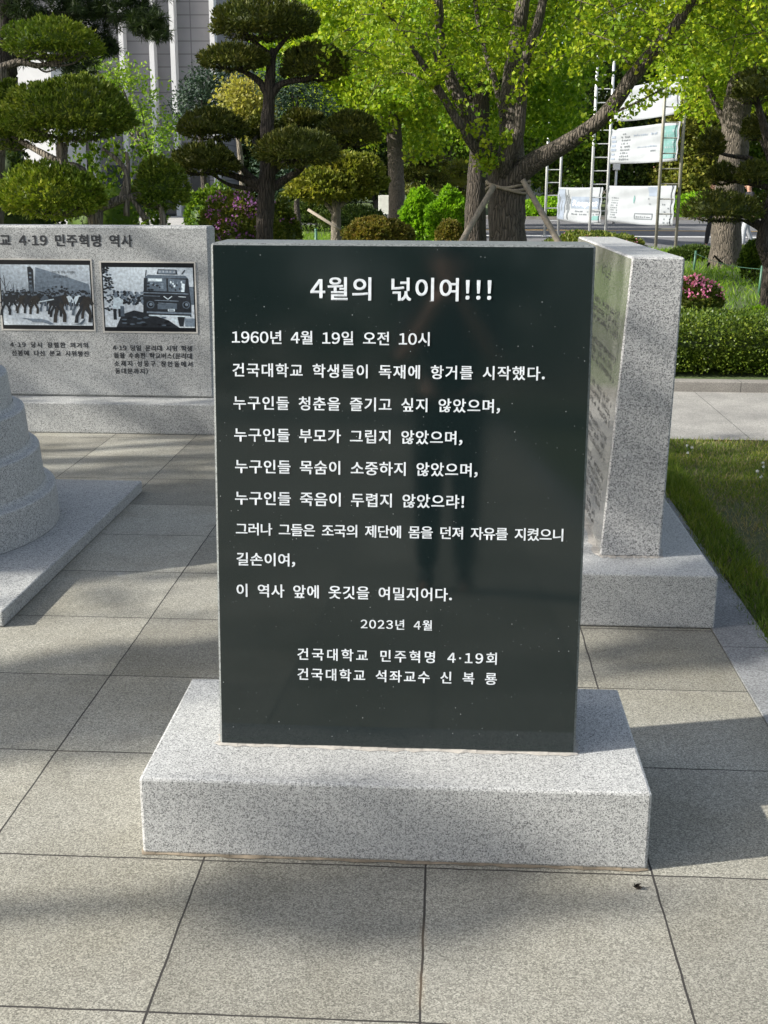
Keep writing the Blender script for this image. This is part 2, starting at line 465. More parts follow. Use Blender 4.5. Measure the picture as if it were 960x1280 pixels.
# ------------------------------------------------------------------ setting
def sheet(name, x0, x1, y0, y1, z, mat, kind='structure'):
    b = MB(); b.poly([(x0,y0,z),(x1,y0,z),(x1,y1,z),(x0,y1,z)])
    return struct(b.build(name, mat), kind)
m_earth = soil('earth', (0.07, 0.055, 0.035), (0.15, 0.12, 0.075), 1.5)
m_lawn_soil = soil('lawn_soil', (0.05, 0.07, 0.02), (0.12, 0.125, 0.05), 7)
m_bed_soil = soil('bed_soil', (0.04, 0.065, 0.015), (0.085, 0.12, 0.03), 1.2)
m_path = kerbstone('path_granite', 0, 0.9, 0.2, (0.31, 0.30, 0.275))
m_kerb_y = kerbstone('kerb_granite', 1, 1.2, 1.41, (0.25, 0.255, 0.255))
m_kerb_x = kerbstone('kerb_granite_long', 0, 1.0, 0.35, (0.24, 0.225, 0.20))
sheet('ground', -700, 700, -500, 900, -0.06, m_earth)
sheet('plaza', -40, 1.05, -40, 4.98, 0.0, m_paving)
b = MB(); b.box(1.053, 1.225, -40, 4.98, -0.05, 0.004); struct(b.build('plaza_edging', m_kerb_y))
sheet('lawn', 1.228, 40, -40, 4.98, -0.012, m_lawn_soil)
sheet('path', -40, 60, 4.984, 6.83, -0.004, m_path)
b = MB(); b.box(-40, 60, 6.83, 6.98, -0.05, 0.075); struct(b.build('kerb', m_kerb_x, None, 0.008))
sheet('garden_bed', -60, 60, 6.983, 29.0, 0.02, m_bed_soil)
sheet('road', -120, 160, 29.2, 62, -0.02, m_asphalt)
sheet('garden_lawn', -60, 1.0, 29.01, 47.5, 0.054, m_bed_soil)
b = MB(); b.box(-120, 160, 29.0, 29.2, -0.05, 0.05); struct(b.build('road_kerb', m_kerb_x))
sheet('road_marking', -120, 160, 38.6, 39.3, -0.016, m_white_paint)
sheet('road_line', -120, 160, 44.6, 45.3, -0.016, m_yellow_paint)
b = MB(); b.box(-120, 160, 62, 62.3, -0.05, 0.12); struct(b.build('far_kerb', m_kerb_x))
sheet('far_pavement', -120, 160, 62.3, 66, 0.1, m_path)
sheet('far_lawn', -300, 300, 66, 400, 0.09, m_bed_soil)
m_fore = kerbstone('forecourt_granite', 0, 0.8, 0.1, (0.42, 0.41, 0.39))
sheet('forecourt', -60, -9.5, 30, 61.5, 0.058, m_fore)

# ------------------------------------------------------------------ text
def text_mesh(body, size, spacing=1.0, bold=0.0):
    cu = bpy.data.curves.new('t', 'FONT'); cu.body = body; cu.size = size; cu.space_character = spacing
    cu.offset = bold * size; cu.resolution_u = 4
    o = bpy.data.objects.new('t', cu); COL.objects.link(o)
    dg = bpy.context.evaluated_depsgraph_get(); dg.update()
    me = bpy.data.meshes.new_from_object(o.evaluated_get(dg))
    bpy.data.objects.remove(o); bpy.data.curves.remove(cu)
    n = len(me.vertices); co = np.empty(n*3, np.float32); me.vertices.foreach_get('co', co); co = co.reshape(-1, 3)
    me.calc_loop_triangles()
    tri = np.empty(len(me.loop_triangles)*3, np.int32); me.loop_triangles.foreach_get('vertices', tri)
    bpy.data.meshes.remove(me)
    return co, tri.reshape(-1, 3)
GL = {}
WIDE = {**{str(k): chr(0xFF10 + k) for k in range(10)}, '!': '！', '(': '（', ')': '）', ',': '，', '.': '．'}
ADV = {**{str(k): 0.66 for k in range(10)}, '!': 0.40, '(': 0.36, ')': 0.36, ',': 0.30, '.': 0.30, '·': 0.34, ' ': 0.52}
def glyph(ch, bold):
    k = (ch, bold)
    if k not in GL: GL[k] = text_mesh(WIDE.get(ch, ch), 1.0, 1.0, bold)
    return GL[k]
EM = []
def fit_text(body, height, width, bold=0.012, heavy=0.0):
    """Hangul as tall as height, letter spacing chosen so that the line is width long"""
    if not EM:
        c, _ = glyph('건', 0.0); c2, _ = text_mesh('건건', 1.0)
        EM.extend([c[:, 1].max() - c[:, 1].min(), (c2[:, 0].max() - c2[:, 0].min()) - (c[:, 0].max() - c[:, 0].min())])
    size = height / EM[0]; V = []; T = []; o = 0
    full = lambda ch: ADV.get(ch, 0) * EM[1] if ch in ADV else EM[1]
    if any(ch.isalpha() and ord(ch) < 128 for ch in body):
        c, t = text_mesh(body, size, 1.0, bold); c[:, 0] -= c[:, 0].min(); c[:, 0] *= width / c[:, 0].max(); return c, t
    sp = (width/size - sum(full(ch) for ch in body)) / max(1, len(body) - 1)
    x = 0.0
    for ch in body:
        if ch != ' ':
            c, t = glyph(ch, bold); c = c.copy()
            if ch in ADV: c[:, 0] += x + full(ch)/2 - (c[:, 0].max() + c[:, 0].min())/2
            else: c[:, 0] += x
            for rpt in range(4 if heavy else 1):            # further strikes, a hair to the side, thicken the stems
                q = c.copy(); q[:, 0] += (rpt % 2) * heavy; q[:, 1] += (rpt // 2) * heavy * .8; q[:, 2] += rpt * 0.006
                V.append(q); T.append(t + o); o += len(q)
        x += full(ch) + sp
    c = np.concatenate(V) * size; t = np.concatenate(T)
    g0 = glyph('건', 0.0)[0][:, 1].min() * size; c[:, 1] -= g0          # the foot of the syllables is the line
    c[:, 0] -= c[:, 0].min(); c[:, 0] *= width / c[:, 0].max()
    return c, t
def place_text(c, t, origin, xdir, ydir, nrm, lift=0.0008):
    o = np.array(origin) + np.array(nrm) * lift
    return o + c[:, :1] * np.array(xdir) + c[:, 1:2] * np.array(ydir) + c[:, 2:3] * np.array(nrm), t

# ------------------------------------------------------------------ the black memorial stone
HB = 0.1947
SX0, SX1, SY0, SY1, ST = -0.4285, 0.4279, 0.1818, 0.2662, 1.3808
stone = thing('memorial_stone', (0, 0, 0), 'black polished granite stone covered in white Korean lettering, standing on a low grey granite block', 'memorial')
b = MB(); b.box(-0.5822, 0.5822, 0, 0.583, 0.002, HB)
base = b.build('base', m_granite, stone, 0.007)
b = MB()
BK0, BK1 = 0.48, 0.455
b.hexa([(SX0,SY0,HB+.001),(SX1,SY0,HB+.001),(SX1,BK0,HB+.001),(SX0,BK0,HB+.001),(SX0,SY1,ST),(SX1,SY1,ST),(SX1,BK1,ST),(SX0,BK1,ST)])
slab = b.build('slab', [m_black, m_black_side], stone, 0.005, 1)
for p in slab.data.polygons:
    p.material_index = 0 if p.normal.y < -0.9 else 1
fz = Vector((0, SY1 - SY0, ST - HB)).normalized()          # up along the sloping face
fn = Vector((0, -fz.z, fz.y))
def onface(px, py):
    d = ray(px, py); p0 = Vector((0, SY0, HB))
    return EYE + d * ((p0 - EYE).dot(fn) / d.dot(fn))
LINES = [('4월의 넋이여!!!', 388, 614, 27.5, 374.4), ('1960년 4월 19일 오전 10시', 290, 537, 16.3, 429.4), ('건국대학교 학생들이 독재에 항거를 시작했다.', 291, 681, 16.3, 470.4), ('누구인들 청춘을 즐기고 싶지 않았으며,', 292, 625, 16.3, 511.4), ('누구인들 부모가 그립지 않았으며,', 293, 578, 16.3, 551.4), ('누구인들 목숨이 소중하지 않았으며,', 294, 597, 16.3, 590.9), ('누구인들 죽음이 두렵지 않았으랴!', 294, 580, 16.3, 630.4), ('그러나 그들은 조국의 제단에 몸을 던져 자유를 지켰으니', 295, 704, 14.8, 668.4), ('길손이여,', 296, 369, 15.6, 706.4), ('이 역사 앞에 옷깃을 여밀지어다.', 296, 565, 15.6, 745.4), ('2023년 4월', 451, 540, 12.3, 785.9), ('건국대학교 민주혁명 4·19회', 372, 621, 14.3, 824.4), ('건국대학교 석좌교수 신 복 룡', 372, 621, 14.3, 849.4)]   # text, picture columns, syllable height and foot
V = []
for body, x0, x1, hp, yb in LINES:
    A = onface(x0, yb); B = onface(x1, yb); T = onface(x0, yb - hp); Q = A
    c, t = fit_text(body, (T - Q).length, abs(B.x - A.x), 0.0, 0.036)
    link('inscription_line', mesh_from(*place_text(c, t, A, (1, 0, 0), fz, fn)), m_letter, slab)
# mortar bedding round the foot of the slab, slightly ragged
def mortar(x0, x1, y0, y1, z, parent, grow=0.014, mat=None, name='mortar_bed'):
    b = MB(); n = 40; ring = []
    for k in range(n * 4):
        s, f = divmod(k, n); f /= n
        q = [(x0+(x1-x0)*f, y0), (x1, y0+(y1-y0)*f), (x1-(x1-x0)*f, y1), (x0, y1-(y1-y0)*f)][s]
        d = [(0,-1), (1,0), (0,1), (-1,0)][s]; gr = grow * random.uniform(0.25, 1.2)
        ring.append((q[0]+d[0]*gr, q[1]+d[1]*gr))
    for k in range(len(ring)):
        a, c = ring[k], ring[(k+1) % len(ring)]
        s, f = divmod(k, n); f /= n; f2 = f + 1.0/n
        def inn(f): return [(x0+(x1-x0)*f, y0+.004), (x1-.004, y0+(y1-y0)*f), (x1-(x1-x0)*f, y1-.004), (x0+.004, y1-(y1-y0)*f)][s]
        i0, i1 = inn(f), inn(f2)
        h = random.uniform(0.003, 0.006)
        b.poly([(a[0],a[1],z+.001), (c[0],c[1],z+.001), (i1[0],i1[1],z+h), (i0[0],i0[1],z+h)])
    return b.build(name, mat or m_mortar, parent)
mortar(SX0, SX1, SY0, BK0, HB, stone)
m_sand = plain('sandy_joint', (0.20, 0.165, 0.12), 0.95, 0, 0.6, 14)
mortar(-0.5822, 0.5822, 0.0, 0.583, 0.001, stone, 0.008, m_sand, 'sand_joint')

# ------------------------------------------------------------------ the granite wall on the right with the list of names
rw = thing('memorial_wall', (0.8, 1.6, 0), 'thick pale grey granite wall with bush hammered end, engraved text on its long side, at the edge of the lawn', 'memorial')
b = MB(); b.box(0.506, 1.062, 1.585, 3.86, 0.002, 0.199); b.build('base', m_granite, rw, 0.007)
b = MB()
wx = [(0.674,1.79,.2),(0.894,1.79,.2),(0.894,3.62,.2),(0.674,3.62,.2),(0.730,1.79,1.275),(0.911,1.79,1.275),(0.911,3.62,1.275),(0.730,3.62,1.275)]
b.hexa(wx)
wall = b.build('slab', [m_granite_rough, m_polished, m_granite], rw, 0.006, 1)
for p in wall.data.polygons:
    p.material_index = 1 if p.normal.x < -0.9 else (2 if p.normal.z > 0.9 else 0)
mortar(0.674, 0.894, 1.79, 3.62, 0.199, rw, 0.022)
# engraved rows on the long side (not legible in the photograph): small strokes grouped like syllables
up = Vector((0.730-0.674, 0, 1.075)).normalized(); nn = Vector((-up.z, 0, up.x))
V = []
def strokes(y, s, w, h, dens):
    for q in range(dens):
        ax = random.random() < 0.55
        cy = y + random.uniform(-.4, .4) * w; cs = s + random.uniform(-.4, .4) * h
        l = random.uniform(.5, .95); th = 0.0016
        hw, hh = (l*w*.45, th) if ax else (th, l*h*.45)
        p = [Vector((0.674, cy+a*hw, 0.2)) + up*(cs+c_*hh) + nn*0.0008 for a, c_ in ((-1,-1),(1,-1),(1,1),(-1,1))]
        V.append((np.array([tuple(x) for x in p]), np.array([[0, 1, 2, 3]], dtype=np.int32)))
def row(s, y0, y1, h, cw):
    y = y0
    while y < y1:
        if random.random() > 0.16: strokes(y, s, cw*.85, h, 5)
        y += cw
row(0.985, 2.25, 3.2, 0.055, 0.06)
for blk, (s0, n, ya) in enumerate([(0.86, 3, 1.95), (0.70, 3, 1.92), (0.54, 3, 1.92), (0.40, 3, 1.95), (0.26, 4, 1.92), (0.09, 2, 2.05)]):
    for k in range(n): row(s0 - k*0.036, ya, 3.45 - 0.25*((k+blk) % 3), 0.026, 0.03)
link('inscription', mesh_from(*cat_geo(V)), m_letter_grey, wall)

# ------------------------------------------------------------------ the granite wall on the left with two photographs
LY = 5.093
lw = thing('picture_wall', (-2.6, 5.0, 0), 'grey granite wall with two black and white photographs and black Korean lettering, behind the stepped pedestal', 'memorial')
b = MB(); b.box(-4.3, -1.17, 4.86, 5.52, 0.0, 0.194); b.build('base', m_granite_old, lw, 0.008)
b = MB(); b.box(-4.1, -1.392, LY, LY + 0.2, 0.195, 1.268); lslab = b.build('slab', m_granite_old, lw, 0.014, 1)
def ly(px, py): return at(px, py, LY)
V = []
def ltext(body, x0, x1, yb, hpx, bold=0.01, xr=None):
    A = ly(x0, yb); B = ly(x1, yb); h = hpx * pxm(LY)
    c, t = fit_text(body, h, abs(B.x - A.x), 0.0, 0.055)
    link('inscription_line', mesh_from(*place_text(c, t, A, (1, 0, 0), (0, 0, 1), (0, -1, 0), 0.001)), m_letter_dark, lslab)
ltext('건국대학교', -63, 14, 307, 14.2); ltext('4·19 민주혁명 역사', 24, 166, 307.5, 14.2)
ltext('4·19 당시 장렬한 의거의', 13, 110, 434, 6.9); ltext('선봉에 나선 본교 시위행진', 15, 111, 444.5, 6.9)
ltext('4·19 당일 문리대 시위 학생', 141, 240, 438, 6.9); ltext('들을 수송한 학교버스(문리대', 142.5, 240, 447.5, 6.9)
ltext('소재지·성동구 장안동에서', 143, 240.5, 457.5, 6.9); ltext('동대문까지)', 144, 185, 467, 6.9)

# the two photographs: flat prints on panels set into the stone
m_print = {k: plain('print_' + k, c, 0.28, 0, 0.30, 55) for k, c in dict(black=(0.006, 0.007, 0.009), sky=(0.50, 0.565, 0.62), ground=(0.60, 0.66, 0.71), mid=(0.10, 0.13, 0.165),
           dark=(0.022, 0.026, 0.032), pale=(0.62, 0.72, 0.80), grey=(0.17, 0.215, 0.265), brownish=(0.035, 0.032, 0.03)).items()}
PK = list(m_print)
m_frame = plain('frame_pale', (0.50, 0.48, 0.44), 0.6, 0, 0.08, 30)
def panel(x0, x1, z0, z1, label, draw):
    fr = MB()
    w = 0.009
    for a in ((x0-w, x1+w, z1, z1+w), (x0-w, x1+w, z0-w, z0), (x0-w, x0, z0, z1), (x1, x1+w, z0, z1)):
        fr.box(a[0], a[1], LY-0.004, LY+0.01, a[2], a[3])
    b = MB(); layer = [0]
    W, H = x1-x0, z1-z0
    def pl(pts, k):
        layer[0] += 1; y = LY - 0.0022 - layer[0] * 0.000004
        b.poly([(x0 + u*W, y, z0 + v*H) for u, v in pts], PK.index(k))
    b.box(x0, x1, LY-0.002, LY+0.01, z0, z1, PK.index('black'))
    draw(pl)
    o = b.build('photograph', list(m_print.values()), lslab); o['label'] = label
    fr.build('frame', m_frame, o)
    return o
def rect(pl, u0, v0, u1, v1, k): pl([(u0,v0),(u1,v0),(u1,v1),(u0,v1)], k)
def ell(pl, u, v, a, c, k, n=10): pl([(u + a*math.cos(2*math.pi*i/n), v + c*math.sin(2*math.pi*i/n)) for i in range(n)], k)
def stroke(pl, u0, v0, u1, v1, w, k):
    d = Vector((u1-u0, v1-v0)); n = Vector((-d.y, d.x)).normalized() * w
    pl([(u0-n.x, v0-n.y), (u1-n.x, v1-n.y), (u1+n.x, v1+n.y), (u0+n.x, v0+n.y)], k)
def man(pl, u, v, h, k, lean=0.0, stride=0.12, pale=False):
    """small running figure"""
    rnd = random.uniform
    ell(pl, u + lean*h, v + h*0.92, h*0.052, h*0.085, 'grey', 8)
    ell(pl, u + lean*h, v + h*0.965, h*0.055, h*0.05, 'dark', 8)
    bk = 'pale' if pale else k
    pl([(u-h*.09, v+h*.45), (u+h*.08, v+h*.45), (u+h*(.12+lean*.9), v+h*.8), (u+h*(.03+lean), v+h*.86), (u-h*(.11-lean*.9), v+h*.8)], bk)
    st = stride*h
    pl([(u-h*.08, v+h*.48), (u+h*.0, v+h*.48), (u-st+h*.02, v+h*.22), (u-st*1.3+h*.03, v), (u-st*1.3-h*.05, v), (u-st-h*.06, v+h*.22)], k)
    pl([(u-h*.01, v+h*.48), (u+h*.08, v+h*.48), (u+st+h*.05, v+h*.24), (u+st*.8+h*.05, v+h*.02), (u+st*.8-h*.03, v+h*.02), (u+st-h*.03, v+h*.25)], k)
    stroke(pl, u+h*.09+lean*h, v+h*.76, u+h*.2, v+h*.55, h*.03, bk)
    stroke(pl, u-h*.08+lean*h, v+h*.76, u-h*.17, v+h*.52, h*.03, bk)
def march(pl):
    rect(pl, .012, .06, .985, .935, 'sky'); rect(pl, .012, .06, .985, .46, 'ground')
    pl([(.012,.5),(.3,.55),(.985,.5),(.985,.42),(.012,.42)], 'mid')
    pl([(.37,.52),(.40,.9),(.58,.83),(.97,.66),(.985,.50)], 'grey')
    for k in range(14):
        v = .86 - k*.022; stroke(pl, .41, v, .45+.04*k, v-.03, .0022, 'mid')
    pl([(.315,.5),(.31,.90),(.345,.91),(.375,.86),(.37,.5)], 'dark')
    for k in range(5): rect(pl, .325, .56+k*.06, .35, .585+k*.06, 'grey')
    for k in range(46):
        u = random.uniform(.02, .52); hh = random.uniform(.06, .2)
        stroke(pl, u, .5, u + random.uniform(-.03,.03), .5+hh, .0016, 'mid')
    stroke(pl, .06, .5, .05, .78, .004, 'dark'); stroke(pl, .055, .62, .0135, .74, .003, 'dark'); stroke(pl, .055, .58, .11, .7, .002, 'dark')
    for k in range(60):
        ell(pl, random.uniform(.45, .8), random.uniform(.5, .63) , .012, .014, random.choice(['mid', 'dark', 'grey']), 7)
    for k in range(70):
        u = random.uniform(.02, .98); v = random.uniform(.46, .55)
        ell(pl, u, v, .011, .022, 'dark', 7); ell(pl, u, v-.012, .007, .013, 'grey', 7)
    for k in range(38): man(pl, random.uniform(.03, .97), random.uniform(.33, .39), random.uniform(.17, .22), random.choice(['dark', 'dark', 'mid', 'brownish']), random.uniform(0, .1), random.uniform(.05, .12))
    for u, v, h, k, p in ((.05,.20,.33,'dark',0),(.13,.26,.28,'dark',0),(.22,.23,.31,'brownish',0),(.29,.23,.31,'dark',0),(.36,.22,.32,'brownish',0),(.47,.26,.27,'mid',0),(.56,.22,.30,'dark',0),
                       (.84,.21,.34,'mid',1),(.74,.28,.25,'mid',1),(.90,.10,.47,'dark',0),(.93,.16,.38,'brownish',0),(.64,.10,.47,'brownish',0),(.60,.18,.36,'dark',0)):
        man(pl, u, v, h, k, random.uniform(0, .08), random.uniform(.07, .15), bool(p))
    stroke(pl, .42, .40, .58, .44, .008, 'pale')
    pl([(.19,.165),(.33,.155),(.42,.155),(.5,.13),(.56,.08),(.52,.07),(.45,.1),(.33,.11),(.28,.14)], 'grey')
    pl([(.76,.075),(.84,.09),(.91,.17),(.905,.13),(.87,.075)], 'mid')
def bus(pl):
    rect(pl, .012, .06, .985, .935, 'sky'); rect(pl, .012, .06, .985, .5, 'ground')
    for k in range(90):
        v = random.uniform(.3, .93); ell(pl, random.uniform(.015, .05 + .1*min(1, (1.15-v)*1.4)), v, .016, .014, random.choice(['dark', 'dark', 'mid', 'black']), 7)
    for k in range(110): ell(pl, random.uniform(.13, .48), random.uniform(.40, .585), .018, .02, random.choice(['mid', 'dark', 'grey', 'dark']), 7)
    rect(pl, .93, .40, .985, .66, 'mid')
    pl([(.13,.06),(.2,.25),(.33,.31),(.5,.26),(.7,.17),(.82,.06)], 'dark')
    for k in range(30): ell(pl, random.uniform(.2,.7), random.uniform(.08,.22), .03, .012, random.choice(['dark','mid','black']), 7)
    # two people by the trees
    pl([(.10,.32),(.20,.32),(.22,.46),(.17,.5),(.115,.5)], 'pale'); ell(pl, .14, .52, .022, .03, 'grey')
    rect(pl, .105, .17, .14, .33, 'dark'); rect(pl, .16, .21, .19, .33, 'dark'); rect(pl, .185, .22, .225, .37, 'mid')
    # bus: body, roof, windscreen, grille, lights, bumper
    pl([(.43,.24),(.95,.22),(.955,.40),(.93,.78),(.90,.82),(.50,.83),(.455,.78),(.44,.5)], 'dark')
    pl([(.455,.78),(.50,.83),(.90,.82),(.93,.78)], 'mid')
    pl([(.48,.60),(.695,.59),(.695,.775),(.49,.785)], 'mid'); pl([(.715,.59),(.89,.58),(.905,.76),(.715,.775)], 'mid')
    rect(pl, .50, .735, .65, .775, 'pale')
    pl([(.85,.585),(.885,.585),(.895,.70),(.86,.71)], 'pale')
    for k in range(16): ell(pl, random.uniform(.72,.86), random.uniform(.61,.74), .01, .02, random.choice(['dark','grey','pale']), 6)
    for k in range(14): ell(pl, random.uniform(.49,.68), random.uniform(.61,.72), .02, .015, random.choice(['dark','dark','grey']), 6)
    stroke(pl, .44, .57, .93, .555, .006, 'grey'); stroke(pl, .44, .525, .62, .52, .004, 'grey'); stroke(pl, .82, .515, .90, .51, .004, 'pale')
    stroke(pl, .66, .52, .705, .475, .006, 'pale'); stroke(pl, .705, .475, .75, .52, .006, 'pale')
    stroke(pl, .56, .46, .82, .45, .006, 'grey'); stroke(pl, .60, .42, .80, .41, .005, 'grey'); rect(pl, .59, .33, .80, .405, 'mid')
    for u in (.515, .90):
        ell(pl, u, .395, .042, .055, 'mid', 16); ell(pl, u, .395, .03, .04, 'black', 16); ell(pl, u+.004, .40, .018, .024, 'grey', 14)
    stroke(pl, .47, .285, .95, .27, .012, 'grey'); stroke(pl, .49, .24, .94, .225, .010, 'pale')
    rect(pl, .70, .30, .775, .335, 'pale'); rect(pl, .71, .308, .765, .327, 'grey')
    pl([(.80,.22),(.88,.22),(.86,.08),(.82,.08)], 'dark')
    pl([(.72,.2),(.80,.2),(.80,.10)], 'pale'); rect(pl, .88, .08, .985, .2, 'grey')
    pl([(.595,.84),(.61,.91),(.81,.905),(.815,.835)], 'dark'); rect(pl, .612, .848, .80, .895, 'grey')
    stroke(pl, .47, .80, .485, .90, .004, 'dark'); stroke(pl, .865, .84, .90, .9, .006, 'dark')
p1 = panel(-2.735, -2.146, 0.624, 1.056, 'black and white photograph of a crowd of people running', march)
p2 = panel(-2.079, -1.491, 0.617, 1.044, 'black and white photograph of an old bus seen from the front', bus)
def ptext(body, x0, x1, z, h, mat, parent, bold=0.0):
    c, t = fit_text(body, h, x1-x0, bold)
    v, t = place_text(c, t, (x0, LY, z), (1, 0, 0), (0, 0, 1), (0, -1, 0), 0.0042)
    return link('caption', mesh_from(v, t), mat, parent)
ptext('정치 및 법대 시가행진', -2.395, -2.245, 0.975, 0.015, m_letter_dark, p1); ptext('(을지로 방향)', -2.39, -2.295, 0.948, 0.015, m_letter_dark, p1)
ptext('건국대학교', -1.715, -1.613, 0.984, 0.013, m_letter, p2, 0.0)

# ------------------------------------------------------------------ stepped round pedestal on a square slab
ped = thing('stepped_pedestal', (-2.45, 2.45, 0), 'round stepped granite pedestal on a low square slab, in front of the picture wall', 'monument')
b = MB(); b.box(-3.40, -1.44, 1.44, 3.40, 0.001, 0.06); b.build('slab', m_granite_old, ped, 0.006)
tiers = [(0.858, 0.850, 0.062, 0.222), (0.803, 0.790, 0.222, 0.398), (0.750, 0.738, 0.398, 0.568), (0.690, 0.674, 0.568, 0.725), (0.625, 0.608, 0.725, 0.875), (0.565, 0.545, 0.875, 1.02)]
b = MB()
def strip(prof): b.lathe(-2.465, 2.465, prof, 128, 0, False)
for i, (rb, rt, z0, z1) in enumerate(tiers):
    nr = tiers[i+1][0] if i + 1 < len(tiers) else 0.46
    strip([(rb, z0), (rb*.55 + rt*.45, z0 + (z1-z0)*.5), (rt, z1 - .007)])
    strip([(rt, z1 - .007), (rt - .003, z1 - .002), (rt - .009, z1)])
    strip([(rt - .009, z1), (nr + .014, z1 + .004)])
    strip([(nr + .014, z1 + .004), (nr + .005, z1 + .009), (nr, z1 + .02)])
tiers_top = [(0.46, 1.02), (0.45, 1.06), (0.42, 1.9), (0.45, 1.93), (0.45, 2.0), (0.0, 2.01)]
strip(tiers_top)
b.build('stepped_cone', m_granite_cone, ped)

# ------------------------------------------------------------------ plants: builders
def lump(dirs, seed, amp):
    r = np.random.default_rng(seed); o = np.zeros(len(dirs))
    for k in range(7):
        w = r.normal(size=3) * r.uniform(2, 6); o += np.sin(dirs @ w + r.uniform(0, 6.28)) / 7 * 1.6
    return 1 + amp * o
def pad_geo(c, r, n, L, W, flat=0.5, core=0.74, amp=0.13, up=0.35, shell=(0.72, 1.0)):
    """clipped foliage pad: dense short shoots pointing outwards over a hidden core"""
    K = max(60, n // 16)
    ku = unit(rng.normal(size=(K, 3))); ku = np.where((ku[:, 2:] < -.35) & (rng.random((K, 1)) < .5), ku*[1, 1, -1], ku)
    own = rng.integers(0, K, n); tr = (1.9*math.sqrt(r[0]*r[1]/K)) * .5
    free = rng.random(n) < .5; u = np.where(free[:, None], unit(rng.normal(size=(n, 3))), ku[own])
    z = u.copy(); z[:, 2] = np.where(u[:, 2] < 0, u[:, 2]*flat, u[:, 2])
    lm = lump(u, int(abs(c[0]*131 + c[2]*977)) % 9999, amp)[:, None]
    rad = np.where(free[:, None], rng.uniform(shell[0], shell[1]-.04, size=(n, 1)) ** 0.6, (rng.uniform(shell[0] + .2, shell[1]+.03, size=(K, 1)) ** 0.6)[own])
    nr = unit(u / np.array(r))
    o = rng.normal(size=(n, 3)) * tr * .55
    p = np.array(c) + z * np.array(r) * lm * rad + o
    d = nr*.9 + o/max(tr, 1e-6)*.55 + rng.normal(size=(n, 3))*0.4 + np.array([0, 0, up])
    ok = (u[:, 2] > -.45) | (rng.random(n) < .30)
    p, d = p[ok], d[ok]; n = len(p)
    l = L * rng.uniform(0.6, 1.35, n)
    v, f = blade_geo(p - unit(d)*l[:, None]*0.5, d, l, W * rng.uniform(0.7, 1.3, n), 0.55)
    bv, bf = ball_geo(c, [q*core for q in r], flat=flat*.5)
    dv = unit(bv - np.array(c) + 1e-6)
    bv = np.array(c) + (bv - np.array(c)) * lump(dv, int(abs(c[0]*131 + c[2]*977)) % 9999, amp)[:, None]
    return cat_geo([(v, f), (bv, bf)])
def clump_geo(centers, rad, per, L, W, droop=0.0, k=0.72):
    """leaf clusters: per leaves round each centre"""
    n = len(centers) * per
    c = np.repeat(np.asarray(centers, float), per, 0)
    rr = np.repeat(np.broadcast_to(np.asarray(rad, float).reshape(-1), (len(centers),)), per)[:, None]
    o = unit(rng.normal(size=(n, 3))) * rr * rng.uniform(0.15, 1, (n, 1)) ** 0.5
    d = o / rr * 0.8 + rng.normal(size=(n, 3)) * 0.7 + np.array([0, 0, -droop])
    return blade_geo(c + o, d, L*rng.uniform(0.65, 1.25, n), W*rng.uniform(0.7, 1.25, n), k, 0.95)
def in_ell(n, c, r, lo=0.35):
    u = unit(rng.normal(size=(n, 3))) * rng.uniform(lo, 1, (n, 1)) ** 0.5
    return np.array(c) + u * np.array(r) * lump(unit(u), int(abs(c[0]*77+c[1]*13)) % 999, 0.22)[:, None]
def limbs(mb, paths, seg=9, wob=0.07):
    for pts, rad in paths:
        p, r = smooth_path(pts, rad, 5); mb.tube(p, r, seg, 0, True, wob)

def leafy_tree(name, label, cat, xy, trunk_h, trunk_r, crowns, n_cl, per, rad, L, W, lm, bm, group=None, droop=0.1, z0=0.0, forks=6):
    """trunk with limbs that reach into the crown, and a crown of leaf clusters with gaps"""
    x, y = xy
    root = thing(name, (x, y, z0), label, cat, group)
    mb = MB()
    top = Vector((x + random.uniform(-.1,.1), y, trunk_h))
    limbs(mb, [([(x, y, z0-.05), (x+.02, y, z0+trunk_h*.15), (x-.03, y, trunk_h*.6), top], [trunk_r*1.3, trunk_r*1.05, trunk_r*.92, trunk_r*.8])])
    tot = sum(c[1][0]*c[1][2] for c in crowns); parts = []
    for c, r in crowns:
        m = max(4, int(n_cl * r[0]*r[2] / tot))
        parts.append(clump_geo(in_ell(m, c, r), rad*rng.uniform(.6, 1.4, m), per, L, W, droop))
        for q in range(max(1, forks // len(crowns) + 1)):
            e = Vector(c) + Vector((random.uniform(-.6,.6)*r[0], random.uniform(-.6,.6)*r[1], random.uniform(-.2,.5)*r[2]))
            mid = top.lerp(e, .5) + Vector((0, 0, .12*(e-top).length))
            limbs(mb, [([top - Vector((0, 0, .15)), mid, e], [trunk_r*.55, trunk_r*.3, trunk_r*.1])], 7)
    mb.build('trunk', bm, root)
    link('crown', mesh_from(*cat_geo(parts)), lm, root)
    return root
